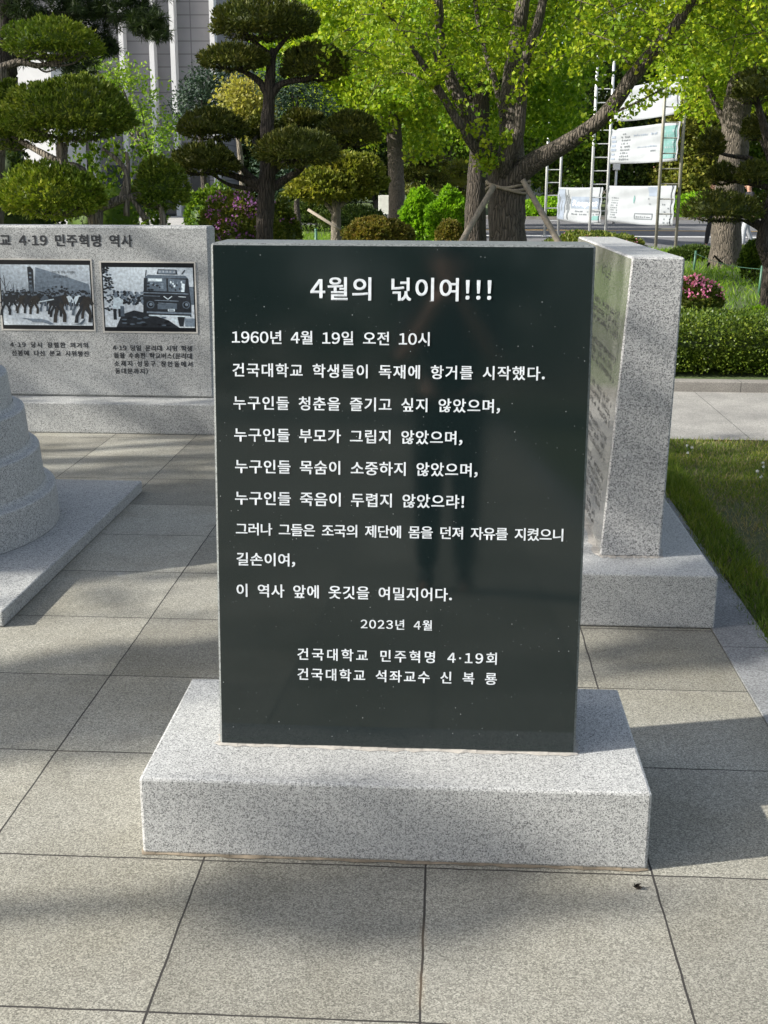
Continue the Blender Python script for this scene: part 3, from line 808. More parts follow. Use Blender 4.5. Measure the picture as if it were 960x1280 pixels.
def bush(name, label, cat, c, r, n, L, W, lm, group=None, flowers=None, flat=0.9, amp=0.12, core=0.82, stems=None, shell=(0.7,1.0)):
    """clipped or mounded shrub: leaves over a core, short stems below"""
    root = thing(name, (c[0], c[1], 0.02), label, cat, group)
    link('foliage', mesh_from(*pad_geo(c, r, n, L, W, flat, core, amp, .25, shell)), lm, root)
    for k in range(stems or 3):
        a = random.uniform(0, 6.28); mb = MB()
        mb.tube([(c[0]+.1*r[0]*math.cos(a), c[1]+.1*r[1]*math.sin(a), 0.0), (c[0]+.45*r[0]*math.cos(a), c[1]+.45*r[1]*math.sin(a), c[2])], [.02, .012], 6)
        mb.build('stem', m_bark_dark, root)
    if flowers:
        fm, fn, fl, sel = flowers
        u = unit(rng.normal(size=(fn*6, 3))); u = u[sel(u)][:fn]
        p = np.array(c) + u*np.array(r)*1.02*lump(u, int(abs(c[0]*131 + c[2]*977)) % 9999, amp)[:, None]
        v = clump_geo(p, fl*.8, 5, fl, fl*.9, 0, .7)
        link('blossoms', mesh_from(*v), fm, root)
    return root

# ------------------------------------------------------------------ lawn and bed grass
def grass(name, label, xs, ys, n, L, W, mat, z, clump=0.0, keep=None):
    x = rng.uniform(*xs, n); y = rng.uniform(*ys, n)
    if keep is not None:
        k = keep(x, y); x, y = x[k], y[k]
    n = len(x)
    d = np.stack([rng.normal(size=n)*.55, rng.normal(size=n)*.55, np.abs(rng.normal(1, .25, n))], 1)
    hgt = L * rng.uniform(.4, 1.3, n)
    v, f = blade_geo(np.stack([x, y, np.full(n, z)], 1), d, hgt, W, .35)
    o = link(name, mesh_from(v, f), mat)
    o['kind'] = 'stuff'; o['label'] = label; o['category'] = 'grass'
    return o
def nfield(x, y, s, seed):
    r = np.random.default_rng(seed); o = np.zeros(len(x))
    for k in range(8):
        a = r.uniform(0, 6.28); w = s * r.uniform(.5, 2.2); o += np.sin(w*(x*math.cos(a) + y*math.sin(a)) + r.uniform(0, 6.28))
    return o / 8
vis = lambda x, y: (x < np.maximum(2.6, 2.1 + 0.42*y))
grass('lawn_grass', 'green lawn grass growing beside the granite wall', (1.2, 4.6), (-1.8, 4.97), 250000, 0.034, 0.0042, m_grass, -0.012,
      keep=lambda x, y: vis(x, y) & (nfield(x, y, 2.6, 3) + rng.normal(size=len(x))*.22 > -0.16))
grass('dry_grass', 'straw coloured dead grass between the green lawn patches', (1.2, 4.6), (-1.8, 4.97), 66000, 0.034, 0.004, m_straw, -0.012,
      keep=lambda x, y: vis(x, y) & (nfield(x, y, 2.6, 3) + rng.normal(size=len(x))*.25 < 0.2))
grass('edge_grass', 'long green grass leaning over the plaza edging', (1.16, 1.40), (-1.8, 4.97), 16000, 0.065, 0.0045, m_grass, -0.012,
      keep=lambda x, y: (x > 1.225 + .03*nfield(x, y, 5, 8)))
grass('bed_grass', 'fresh green grass and ground cover in the planted bed', (-9, 13), (8.2, 44), 130000, 0.16, 0.016, m_grass_bed, 0.02,
      keep=lambda x, y: ((y < 28.8) | ((x < .9) & (x > -9.3))) & (x < 1.0 + .36*y) & (x > -1.2 - .36*y) & (nfield(x, y, 1.2, 5) + rng.normal(size=len(x))*.3 > -0.35))
for k, (px, py) in enumerate([(858.7, 558), (865, 560), (860, 567), (953.5, 580), (954, 584.5), (946.5, 590), (951, 597)]):
    p = onground(px, py, 0.035)
    fl = thing('clover_flower', (p.x, p.y, -0.012), 'small white clover blossom standing in the lawn grass', 'flower', 'white clover blossoms in the lawn')
    mb = MB(); mb.tube([(p.x, p.y, -.012), (p.x+.004, p.y, .035)], [.0012, .001], 5); mb.build('stem', m_green_post, fl)
    v = clump_geo(np.array([[p.x, p.y, .040]]), .005, 40, .007, .0035); link('blossom', mesh_from(*v), m_white_petal, fl)

# ------------------------------------------------------------------ low box hedge behind the path
hd = thing('box_hedge', (2.6, 7.95, 0.02), 'clipped dark green box hedge with small glossy leaves, running behind the path', 'hedge')
n = 64000
x = rng.uniform(0.2, 6.2, n); a = rng.uniform(0, 1, n)
per = a * 2.1                                     # across the profile: front 0..0.5, top, back
bulge = 0.035*nfield(x, per*2, 5, 21) + .02*nfield(x, per*3, 11, 22)
fy = np.where(per < .55, 7.42 + .05*(per/.55)**2, np.where(per < 1.55, 7.47 + (per-.55), 8.47))
fz_ = np.where(per < .55, .06 + per/.55*.38, np.where(per < 1.55, .47, .47 - (per-1.55)/.55*.4))
nrm = np.stack([np.zeros(n), np.where(per < .5, -1, np.where(per < 1.6, 0, 1)), np.where(per < .42, .25, np.where(per < 1.7, 1, .2))], 1)
dep = rng.uniform(-.09, .012, n) + bulge
P = np.stack([x, fy, fz_], 1) + unit(nrm) * dep[:, None]
v = blade_geo(P, nrm*.7 + rng.normal(size=(n, 3))*.6, .03*rng.uniform(.6, 1.2, n), .017, .55)
core = MB(); core.box(0.25, 6.15, 7.52, 8.38, .1, .39)
cm = core.mesh(); cv = np.array([tuple(q.co) for q in cm.vertices]); cf = np.array([list(p.vertices) for p in cm.polygons])
link('foliage', mesh_from(*cat_geo([v, (cv, cf)])), m_box, hd)
for k in range(12):
    mb = MB(); xx = random.uniform(.3, 6.1); mb.tube([(xx, 7.6, 0), (xx+random.uniform(-.1,.1), 7.5, .2)], [.008, .004], 5); mb.build('stem', m_bark_dark, hd)

# ------------------------------------------------------------------ cloud pruned trees
def topiary(name, label, Y, trunk_px, trunk_r, pads, mat, branches, bm, n0=6000, L=.055, W=.017, cat='topiary tree', per_m=None, shrink=(.98, .97), depth=0.85):
    """pads: (px, py, rx, ry[, dY]) in picture pixels at the plane y = Y; branches: list of picture polylines"""
    m = pxm(Y)
    g0 = at(*trunk_px[0], Y); foot = Vector((g0.x, Y, 0.0))
    root = thing(name, foot, label, cat)
    mb = MB()
    tp = [foot] + [at(px, py, Y) for px, py in trunk_px]
    tr = [trunk_r[0]*1.25] + list(trunk_r)
    limbs(mb, [(tp, tr)], 10, .1)
    for br in branches:
        pts = [at(q[0], q[1], Y + (q[2] if len(q) > 2 else 0)) for q in br[0]]
        limbs(mb, [(pts, br[1])], 8, .1)
    for pd in pads:
        px, py, rx, ry = pd[:4]; d = pd[4] if len(pd) > 4 else 0.0; mt = pd[5] if len(pd) > 5 else mat
        rx *= shrink[0]; ry *= shrink[1]
        c = at(px, py, Y + d); fl = 0.5
        c.z -= ry*m*.22; rz = ry*m*1.28                     # the pad bulges more above than below
        n = int(n0 * max(.35, (rx/50)**1.2 * (ry/28)**.6))
        link('foliage_pad', mesh_from(*pad_geo(c, (rx*m, rx*m*depth, rz), n, L, W, fl)), mt, root)
        hub = c - Vector((0, 0, rz*.42))
        for q in range(int(7 + rx/6)):                      # bare twigs spreading under the pad
            a = random.uniform(0, 6.28); t = random.uniform(.35, .92)
            e = c + Vector((rx*m*t*math.cos(a), rx*m*depth*t*math.sin(a), -rz*random.uniform(.05, .38)))
            k = hub.lerp(e, .5) + Vector((random.uniform(-.04, .04), random.uniform(-.04, .04), -rz*.10))
            mb.tube([hub, k, e], [.010*L/.055, .007*L/.055, .003*L/.055], 5, 0, False)
    mb.build('trunk', bm, root)
    return root
topiary('cloud_pruned_tree', 'tall dark cloud-pruned tree with stacked rounded foliage pads, rising just behind the black stone', 10.2,
        [(331, 300), (333, 240), (335, 200), (334, 160), (336, 130), (338, 92), (342, 60)], [.095, .085, .08, .075, .06, .05, .03],
        [(330, 27, 71, 31), (291, 73, 49, 20, -.15), (394, 81, 46, 29, .1), (266, 158, 47, 25, .1), (436, 164, 44, 28, .25), (371, 187, 54, 28, -.45), (254, 201, 48, 26, -.2),
         (328, 162, 26, 18, .6), (378, 150, 32, 15, .7)], m_yew,
        [([(335, 118), (322, 100), (296, 85)], [.05, .035, .015]), ([(337, 122), (352, 105), (385, 98), (400, 92)], [.05, .035, .022, .012]),
         ([(333, 235), (310, 218), (270, 172, .1)], [.05, .035, .015]), ([(332, 238), (300, 222), (262, 214, -.2)], [.055, .035, .015]), ([(331, 238), (290, 232), (262, 216, -.2)], [.03, .02, .01]),
         ([(335, 238), (360, 222), (376, 212, -.3), (380, 200, -.4)], [.055, .04, .03, .02]), ([(335, 222), (350, 208), (372, 200, -.4)], [.045, .03, .02]),
         ([(335, 205), (380, 190, .3), (420, 188, .3), (440, 178, .25)], [.045, .03, .022, .012]), ([(336, 195), (318, 178, .3), (324, 168, .5)], [.035, .025, .01]),
         ([(334, 180), (360, 165, .4), (378, 156, .6)], [.04, .025, .012]), ([(340, 70), (360, 45), (370, 35)], [.03, .02, .01]), ([(340, 70), (315, 50), (300, 40)], [.03, .02, .01])],
        m_bark_dark, 6500, shrink=(.88, .80))
topiary('cloud_pruned_shrub', 'broad low juniper clipped into rounded yellow-green domes above the picture wall', 9.0,
        [(120, 280), (115, 250), (100, 215), (79, 205), (78, 178)], [.07, .065, .06, .055, .05],
        [(84, 141, 84, 42), (10, 150, 44, 46, .35, m_juniper), (66, 243, 66, 33, -.35, m_juniper_b), (200, 234, 36, 34, .1, m_juniper)], m_juniper,
        [([(118, 262), (150, 250), (180, 243), (196, 238)], [.05, .04, .03, .02]), ([(118, 270), (100, 262, -.1), (75, 255, -.3)], [.045, .035, .02]),
         ([(150, 252), (160, 215), (158, 190)], [.03, .022, .015]), ([(158, 270), (158, 215), (128, 185)], [.03, .025, .015]), ([(100, 215), (50, 190), (15, 170, .35)], [.04, .03, .02]),
         ([(182, 275), (170, 255), (160, 245)], [.03, .025, .02]), ([(205, 290), (203, 270), (200, 255)], [.035, .03, .02])],
        m_bark_grey, 7500, .05, .017)
# the trees further behind
topiary('cloud_pruned_pine', 'old dark pine with clipped pads leaning in beside the large trunk on the right', 13.0,
        [(962, 335), (953, 305), (957, 280), (966, 240), (962, 190), (950, 140), (942, 112)], [.085, .08, .07, .06, .055, .04, .03],
        [(944, 110, 27, 23), (890, 181, 16, 18, -.2), (947, 161, 20, 17, .3), (902, 219, 19, 15, .1), (945, 217, 24, 15, -.2), (903, 260, 48, 20, -.2), (962, 262, 20, 18, .3), (990, 190, 22, 20, .2)], m_yew,
        [([(957, 285), (935, 272), (915, 268, -.2), (900, 266, -.2)], [.05, .035, .025, .012]), ([(955, 290), (930, 276), (905, 274, -.2)], [.035, .02, .01]),
         ([(964, 225), (940, 200), (915, 195), (893, 190, -.2)], [.045, .035, .025, .012]), ([(964, 235), (930, 228), (905, 226)], [.04, .03, .015]), ([(963, 200), (950, 175)], [.03, .015])],
        m_bark_dark, 5200, .06, .016)
def far_topiary(label, cx, Y, pads, trunk, mat):
    return topiary('cloud_pruned_tree', label, Y, trunk, [.09]*len(trunk), pads, mat, [], m_bark_dark, 3800, .11, .04)
far_topiary('small dark layered pine far behind the bright green shrubs', 525, 45, [(518, 198, 28, 9), (527, 214, 24, 9), (512, 220, 16, 8), (549, 226, 14, 9), (525, 238, 34, 9), (540, 203, 18, 7)],
            [(528, 262), (529, 230), (527, 200)], m_yew)
far_topiary('small olive layered tree far behind the ginkgo trunk', 575, 46, [(575, 210, 22, 9), (572, 228, 24, 10), (580, 245, 18, 6)], [(577, 262), (577, 235), (576, 212)], m_olive)

# pine with long needles hanging in at the top left
def pine(label, Y, tpx, tr, tufts, branches):
    foot = at(tpx[0][0], tpx[0][1], Y); foot.z = 0
    root = thing('pine_tree', foot, label, 'tree'); mb = MB()
    limbs(mb, [([foot] + [at(a, c, Y) for a, c in tpx], [tr*1.2] + [tr*(1-.09*i) for i in range(len(tpx))])], 10, .12)
    for br in branches: limbs(mb, [([at(q[0], q[1], Y + q[2]) for q in br[0]], br[1])], 7, .1)
    mb.build('trunk', m_bark_dark, root)
    m = pxm(Y); parts = []
    for px, py, rx, ry, d, n in tufts:
        c = at(px, py, Y + d)
        cs = in_ell(n, c, (rx*m, rx*m*.8, ry*m), .2)
        k = 46; cc = np.repeat(cs, k, 0)
        ax = np.repeat(unit(rng.normal(size=(n, 3)) + np.array([0, 0, .2])), k, 0)
        parts.append(blade_geo(cc, ax*.7 + unit(rng.normal(size=(n*k, 3))), .10*rng.uniform(.7, 1.2, n*k), .0075, .5))
    link('crown', mesh_from(*cat_geo(parts)), m_pine, root)
    return root
pine('dark long-needled pine at the far left with branches hanging over the clipped junipers', 11.0, [(2, 130), (3, 80), (6, 20), (0, -60)], .17,
     [(60, 8, 60, 22, 0, 110), (30, 30, 40, 26, .5, 80), (110, 22, 45, 24, .3, 90), (150, 10, 45, 22, 0, 80), (185, 28, 30, 16, -.2, 55), (200, 42, 16, 8, -.3, 22), (120, 55, 26, 16, .4, 40), (90, 75, 40, 18, .8, 60), (20, 60, 20, 30, 1, 40), (100, 90, 26, 10, .6, 25), (140, 62, 10, 7, .3, 12), (50, -30, 110, 30, 0, 160), (180, -20, 50, 20, 0, 70)],
     [([(3, 30, 0), (60, 20, 0), (130, 18, .1), (200, 36, -.2)], [.06, .04, .025, .01]), ([(3, 75, 0), (60, 70, .4), (120, 65, .4)], [.04, .025, .01]), ([(2, -20, 0), (100, -18, 0), (180, -10, 0)], [.06, .04, .015])])
topiary('cloud_pruned_tree', 'light green flat-topped foliage pad on bare arching branches at the upper left', 10.0,
        [(-10, 280), (-6, 180), (-2, 120), (0, 85)], [.12, .11, .10, .08],
        [(68, 52, 62, 26)], m_juniper_b,
        [([(0, 85), (25, 78), (50, 82), (80, 72)], [.045, .035, .025, .012]), ([(28, 79), (40, 65), (60, 60)], [.02, .015, .008]), ([(50, 82), (75, 78), (100, 66)], [.02, .015, .006]), ([(30, 60), (45, 72), (60, 82)], [.01, .01, .006]),
         ([(60, 82), (90, 80), (110, 62)], [.012, .01, .005]), ([(45, 82), (58, 90), (78, 82)], [.012, .009, .004])], m_bark_grey, 5200, .05, .016)

# ------------------------------------------------------------------ the big ginkgo with its support poles
GY = 11.0
gm = pxm(GY)
gk = thing('ginkgo_tree', (at(645, 300, GY).x, GY, 0), 'large old ginkgo with several thick limbs and bright yellow-green leaves, propped by poles', 'tree')
foot = at(650, 420, GY); foot.z = 0
mb = MB()
G = lambda px, py, d=0.0: at(px, py, GY + d)
limbs(mb, [([foot, G(638, 345), G(634, 290), G(634, 250), G(636, 215), G(639, 185, .1), G(637, 125, .25), G(644, 62, .35), G(656, -10, .45), G(668, -120, .6)], [.29, .225, .198, .205, .225, .135, .105, .085, .07, .05])], 16, .05)
LIMB = [
 ([G(628, 240), G(619, 210), G(605, 182), G(587, 150), G(563, 98), G(551, 56), G(548, 0), G(540, -90)], [.10, .105, .09, .078, .064, .052, .047, .03]),
 ([G(612, 206, -.05), G(590, 180, -.2), G(558, 128, -.3), G(535, 90, -.4), G(512, 55, -.5), G(480, 10, -.6), G(440, -40, -.7)], [.06, .052, .044, .034, .025, .018, .01]),
 ([G(630, 218, -.15), G(634, 198, -.25), G(648, 165, -.3), G(655, 85, -.25), G(672, 30, -.2), G(684, -20, -.1), G(705, -90, 0)], [.08, .075, .062, .057, .05, .042, .025]),
 ([G(634, 232, -.1), G(658, 209, -.2), G(700, 184, -.4), G(754, 146, -.6), G(794, 91, -.8), G(844, 32, -1.0), G(870, -10, -1.1), G(910, -90, -1.3)], [.12, .115, .09, .076, .07, .055, .045, .025]),
 ([G(630, 150, .1), G(618, 100, .5), G(600, 40, .9), G(590, -30, 1.2)], [.04, .034, .028, .015]),
 ([G(540, 100, -.4), G(545, 75, -.4), G(532, 40, -.4)], [.025, .018, .01]), ([G(560, 130, -.3), G(520, 95, -.1), G(490, 92, 0)], [.02, .014, .006]),
 ([G(794, 91, -.8), G(770, 50, -.6), G(765, 0, -.4)], [.026, .018, .01]), ([G(754, 146, -.6), G(792, 130, -.9), G(830, 110, -1.2)], [.018, .012, .006])]
limbs(mb, LIMB, 12, .06)
cl = []
# short leafy spurs sitting on the limbs
for pts, rad in LIMB:
    pp, rr = smooth_path(pts, rad, 8)
    for p, r in zip(pp, rr):
        if random.random() < .36 and p.z > 1.9:
            o = Vector((random.gauss(0, 1), random.gauss(0, 1), random.gauss(0, .8))).normalized()
            cl.append(tuple(p + o*(r + .06)))
for px, py in ((610, 192), (618, 200), (606, 203), (596, 200), (628, 178), (636, 172), (648, 103), (655, 100), (600, 160), (612, 175), (560, 40), (540, 20), (640, 40), (625, 60), (630, 65)):
    for k in range(2): cl.append(tuple(G(px + random.gauss(0, 4), py + random.gauss(0, 4), random.uniform(-.45, -.2))))
spur = clump_geo(np.array(cl), .08, 24, .045, .05, .3)
# leafy twigs: short hanging chains of clusters through the crown
tw = []; twig = mb
def crown_low(px):           # lowest leaves of the crown in the picture, by column
    return np.interp(px, [420, 480, 520, 560, 600, 640, 680, 700, 740, 780, 820, 860, 900, 960, 1010], [60, 110, 100, 85, 80, 75, 80, 85, 58, 40, 55, 70, 60, 55, 50])
for k in range(680):
    px = random.uniform(430, 1000); py = random.uniform(-170, float(crown_low(px))); d = random.uniform(-1.7, 2.0)
    if 520 < px < 700 and py > -100 and d < .25 and random.random() < .82: d = random.uniform(.5, 2.2)
    p = G(px, py, d); L = random.uniform(.25, .7)
    e = p + Vector((random.uniform(-.5, .5), random.uniform(-.4, .4), random.uniform(-.35, .12))).normalized() * L
    twig.tube([p, p.lerp(e, .5) + Vector((0, 0, .03)), e], [.006, .004, .002], 4)
    for s in range(int(3 + L*7)):
        q = p.lerp(e, random.random()); tw.append((q.x + random.gauss(0, .05), q.y + random.gauss(0, .05), q.z + random.gauss(0, .05)))
twigs = clump_geo(np.array(tw), .08, 12, .044, .048, .35)
link('crown', mesh_from(*cat_geo([spur, twigs])), m_ginkgo, gk)
mb.build('trunk', m_bark, gk)
# support poles tied to the trunk
pw = thing('tree_support', (at(640, 300, GY).x, GY, 0), 'weathered wooden poles tied with rope round the big ginkgo trunk', 'tree support')
tz = 1.5
tc = at(635, 236, GY)
for (hx, hy, dx, dy, hp) in ((614, 238, -37/60, -.45, 0), (657, 231, 45/68, -.5, 0), (636, 236, .1, 1.2, .35)):
    h = at(hx, hy, GY - .3 + (hp*1.6)); run = h.z * .95
    f = Vector((h.x + dx*run*.98, h.y + dy*.8, 0.0))
    mb = MB(); p, r = smooth_path([f, f.lerp(h, .5), h + (h-f).normalized()*.06], [.04, .036, .03], 5); mb.tube(p, r, 10, 0, True, .05); mb.build('pole', m_pole_wood, pw)
mb = MB()
for k in range(3):
    ring = []
    for i in range(29):
        a = 2*math.pi*i/28; ring.append((tc.x + .232*math.cos(a), tc.y + .232*math.sin(a), tc.z - .01 + .028*k + .035*math.sin(2*a + k)))
    mb.tube(ring, .016, 6, 0, False)
mb.build('rope', m_rope, pw)

# other ginkgo trunks and crowns in the bed
def ginkgo(label, Y, tpx, widths, crowns, n_cl, per, rad, L, W, lm=m_ginkgo_far, bm=m_bark, branches=()):
    m = pxm(Y); f = at(tpx[0][0], tpx[0][1], Y); f.z = 0
    root = thing('ginkgo_tree', f, label, 'tree'); mb = MB()
    limbs(mb, [([f] + [at(a, c, Y) for a, c in tpx], [widths[0]*m*.65] + [w*m*.5 for w in widths])], 12, .05)
    for br in branches: limbs(mb, [([at(q[0], q[1], Y + q[2]) for q in br[0]], [w*m*.5 for w in br[1]])], 8, .06)
    mb.build('trunk', bm, root)
    parts = []; tot = sum(c[2]*c[3] for c in crowns)
    for px, py, rx, ry, d, dep in crowns:
        n = max(6, int(n_cl*rx*ry/tot)); c = at(px, py, Y + d)
        parts.append(clump_geo(in_ell(n, c, (rx*m, dep, ry*m), .25), rad*rng.uniform(.6, 1.4, n), per, L, W, .3))
    link('crown', mesh_from(*cat_geo(parts)), lm, root)
    return root
ginkgo('dark ginkgo trunk standing close behind the left side of the propped ginkgo', 16.5, [(594, 330), (594, 270), (597, 220), (600, 165), (603, 90), (606, 20), (610, -80)], [30, 27, 25, 22, 19, 16, 12],
       [(590, 40, 95, 75, 0, 2.2), (690, 60, 80, 90, 1.0, 2.2), (520, 60, 70, 60, .5, 2), (600, 150, 60, 30, 1.2, 1.2), (690, 150, 60, 30, 1.5, 1.5)], 720, 26, .2, .075, .08, m_ginkgo_far, m_bark_dark,
       [([(600, 150, 0), (570, 90, .3), (540, 40, .3)], [18, 12, 6]), ([(602, 120, 0), (650, 70, .5), (690, 20, .6)], [16, 10, 6])])
ginkgo('straight brown ginkgo trunk rising behind the clipped bronze shrub', 40.0, [(495, 290), (496, 250), (495, 215), (493, 170), (488, 130), (470, 60), (465, -30)], [21, 20, 20, 19, 13, 9, 6],
       [(455, 60, 85, 85, 0, 3.5), (420, 20, 60, 60, -.5, 3), (530, 90, 55, 70, .5, 3), (455, 150, 45, 35, 0, 2.5), (400, 95, 40, 45, 1, 2.5), (530, 165, 35, 30, .5, 2)], 800, 26, .36, .14, .15, m_ginkgo, m_bark,
       [([(493, 170, 0), (478, 140, 0), (460, 115, -.3), (445, 80, -.4)], [10, 9, 7, 4]), ([(494, 172, 0), (505, 135, 0), (530, 90, .4)], [9, 7, 4])])
ginkgo('tall ginkgo with a straight grey-brown trunk in the grass bed on the right', 21.5, [(906, 333), (908, 290), (912, 240), (917, 195), (921, 140), (930, 80), (944, 20), (958, -50)], [40, 36, 35, 34, 33, 30, 26, 18],
       [(920, 30, 75, 60, 0, 2.6), (850, 60, 50, 45, -.5, 2.2), (985, 60, 60, 70, 0, 2.5), (880, 120, 30, 30, .8, 1.2), (965, 130, 25, 35, .6, 1.5)], 560, 24, .22, .085, .09, m_ginkgo, m_bark,
       [([(918, 180, 0), (890, 120, .3), (870, 80, .4)], [9, 7, 4]), ([(928, 90, 0), (905, 50, 0), (880, 20, 0)], [12, 8, 4]), ([(930, 90, 0), (960, 60, 0), (990, 30, 0)], [12, 8, 4])])

# ------------------------------------------------------------------ shrubs of the bed
def pbush(name, label, px, py, rx, ry, Y, n, L, W, lm, group=None, **kw):
    m = pxm(Y); c = at(px, py, Y); fl = kw.get('flat', .9); rz = ry*m; top = c.z + rz
    if c.z - fl*rz > .06:                                   # no shrub floats: let it come down to the soil
        rz = (top - .02)/(1 + fl); c.z = top - rz
    ry = rz/m
    return bush(name, label, 'shrub', (c.x, c.y, c.z), (rx*m, rx*m*.85, ry*m), n, L, W, lm, group, **kw)
left_up = lambda u: (u[:, 1] < .2) & (u[:, 2] > -.2)
pbush('azalea', 'dark green azalea with purple blossoms behind the foot of the tall cloud-pruned tree', 300, 282, 62, 40, 12.2, 16000, .05, .022, m_azalea, flowers=(m_purple, 110, .034, lambda u: (u[:, 1] < 0) & (u[:, 2] > .1) & (np.abs(u[:, 0]) < .55)))
pbush('azalea', 'rounded azalea mound with a few lilac blossoms right of the dark cloud-pruned trunk', 352, 282, 26, 32, 12.8, 7000, .05, .022, m_azalea, flowers=(m_purple, 7, .035, lambda u: (u[:, 1] < 0) & (u[:, 2] > .6)))
pbush('azalea', 'pink flowering azalea at the right end of the granite wall', 868, 372, 36, 24, 9.8, 8000, .045, .02, m_azalea, flowers=(m_pink, 95, .03, lambda u: (u[:, 1] < .3) & (u[:, 2] > .45)))
pbush('clipped_shrub', 'wide low clipped shrub with bronze tips in front of the straight ginkgo trunk', 472, 289, 43, 17, 25, 15000, .09, .04, m_azalea_red)
pbush('clipped_shrub', 'small low clipped shrub with bronze tips beside the dark ginkgo trunk', 562, 292, 17, 15, 24, 6000, .09, .04, m_azalea_red)
pbush('leafy_shrub', 'bright lime green loose shrub between the two ginkgo trunks', 528, 268, 26, 27, 29, 9000, .12, .06, m_lime, amp=.3)
pbush('leafy_shrub', 'bright lime green shrub just left of the dark ginkgo trunk', 563, 272, 26, 30, 28, 9000, .12, .06, m_lime, amp=.3)
pbush('leafy_shrub', 'bright green shrub behind the purple azalea', 268, 252, 40, 22, 19, 7000, .07, .04, m_green, amp=.3)
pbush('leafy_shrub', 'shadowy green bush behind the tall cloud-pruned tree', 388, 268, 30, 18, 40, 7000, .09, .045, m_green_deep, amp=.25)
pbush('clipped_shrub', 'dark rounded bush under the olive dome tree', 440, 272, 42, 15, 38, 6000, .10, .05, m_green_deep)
pbush('ground_cover', 'low strip of ground cover with tiny pink blossoms behind the granite wall', 745, 299, 62, 9, 23.5, 12000, .07, .03, m_azalea, flowers=(m_pink, 26, .03, lambda u: (u[:, 2] > .0)))
pbush('clipped_shrub', 'dark clipped shrub left of the large trunk on the right', 868, 321, 32, 13, 24.5, 9000, .08, .035, m_green_deep)
pbush('clipped_shrub', 'rounded clipped green shrub right of the large trunk', 948, 327, 25, 26, 18.0, 9000, .06, .03, m_box)
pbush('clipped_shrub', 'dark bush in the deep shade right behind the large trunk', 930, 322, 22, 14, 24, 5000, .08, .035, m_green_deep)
pbush('flowering_plant', 'loose yellow-green leafy plant above the box hedge at the right edge', 950, 398, 22, 10, 9.6, 2600, .05, .022, m_lime, amp=.4, core=.5)
pbush('leafy_shrub', 'leafy undergrowth behind the clipped junipers', 130, 230, 90, 34, 12.0, 7000, .055, .04, m_green, amp=.35, core=.55)
pbush('leafy_shrub', 'dark undergrowth at the left edge behind the clipped junipers', 15, 222, 60, 40, 11.0, 8000, .055, .035, m_green_deep, amp=.3)
pbush('far_hedge', 'bright lime hedge beyond the road, right of the banners', 868, 268, 44, 24, 64, 9000, .22, .12, m_lime, amp=.12)
pbush('far_hedge', 'lime hedge beyond the road at the right edge of the picture', 955, 276, 40, 20, 64, 6000, .22, .12, m_lime, amp=.12)
pbush('far_hedge', 'green hedge beyond the road behind the left end of the banners', 690, 262, 48, 14, 64, 7000, .22, .12, m_lime, amp=.12)
# dome shaped olive tree with a leaning prop
oy = 26.0; om = pxm(oy); f = at(421, 300, oy)
ot = thing('dome_tree', (f.x, oy, 0), 'small olive-green dome-crowned tree left of the straight ginkgo trunk', 'tree')
mb = MB()
limbs(mb, [([Vector((f.x, oy, 0)), at(420, 282, oy), at(420, 255, oy), at(418, 230, oy)], [.16, .12, .10, .06]), ([at(420, 270, oy), at(400, 245, oy), at(385, 230, oy)], [.06, .05, .03]), ([at(420, 262, oy), at(445, 240, oy), at(455, 225, oy)], [.06, .05, .03])], 9, .08)
mb.build('trunk', m_bark_grey, ot)
link('crown', mesh_from(*cat_geo([pad_geo(at(px, py, oy + d), (rx*om, rx*om*.9, ry*om), n, .11, .06, .6, .75, .25) for px, py, rx, ry, d, n in ((405, 238, 45, 26, 0, 7000), (450, 225, 34, 34, .3, 6000), (425, 212, 40, 22, .6, 5000))])), m_olive, ot)
sp_ = thing('leaning_prop', (at(398, 265, oy-.6).x, oy - .6, 0), 'pale thin pole leaning against the dome-crowned tree', 'tree support')
mb = MB(); mb.tube([at(385, 262, oy-.5), at(417, 282, oy-.6), at(430, 290, oy-.6)], [.035, .035, .03], 8); mb.build('pole', m_pole_wood, sp_)

# saplings and other middle distance trees
def mtree(name, label, px, Y, crowns, n_cl, per, rad, L, W, lm, bm=m_bark_grey, tw=10, base_py=None, group=None, droop=.1):
    m = pxm(Y); x = at(px, 250, Y).x
    cr = [((at(a, c, Y + d).x, Y + d, at(a, c, Y + d).z), (rx*m, rx*m*.85, ry*m)) for a, c, rx, ry, d in crowns]
    lo = min(c[0][2] - c[1][2]*.5 for c in cr)
    return leafy_tree(name, label, 'tree', (x, Y), max(.8, lo), tw*m*.5, cr, n_cl, per, rad, L, W, lm, bm, group, droop)
mtree('sapling', 'slender light green sapling between the clipped junipers and the grey building', 186, 13.5, [(135, 95, 40, 22, 0), (165, 120, 40, 30, .1), (190, 160, 32, 26, 0), (195, 185, 25, 16, -.1), (145, 150, 40, 25, .4), (118, 75, 20, 16, 0)], 190, 16, .13, .06, .032, m_sap, tw=5)
mtree('maple', 'yellow-leaved small tree seen between the pads of the tall cloud-pruned tree', 305, 24, [(305, 128, 28, 26, 0), (320, 150, 22, 16, 0)], 90, 26, .28, .10, .07, m_yellow, tw=8)
mtree('conifer', 'dark blue-green conifer in front of the right end of the grey building', 256, 38, [(256, 120, 32, 26, 0), (268, 100, 20, 20, 0), (240, 135, 24, 20, 0), (300, 110, 30, 26, 1)], 160, 30, .4, .16, .05, m_cedar, m_bark_dark, 8)
mtree('dark_conifer', 'dark conifer behind the trunk of the tall cloud-pruned tree', 372, 36, [(372, 135, 46, 30, 0), (360, 105, 30, 25, 0), (400, 160, 36, 22, .5), (350, 215, 40, 30, .5)], 190, 30, .42, .16, .06, m_cedar, m_bark_dark, 8)
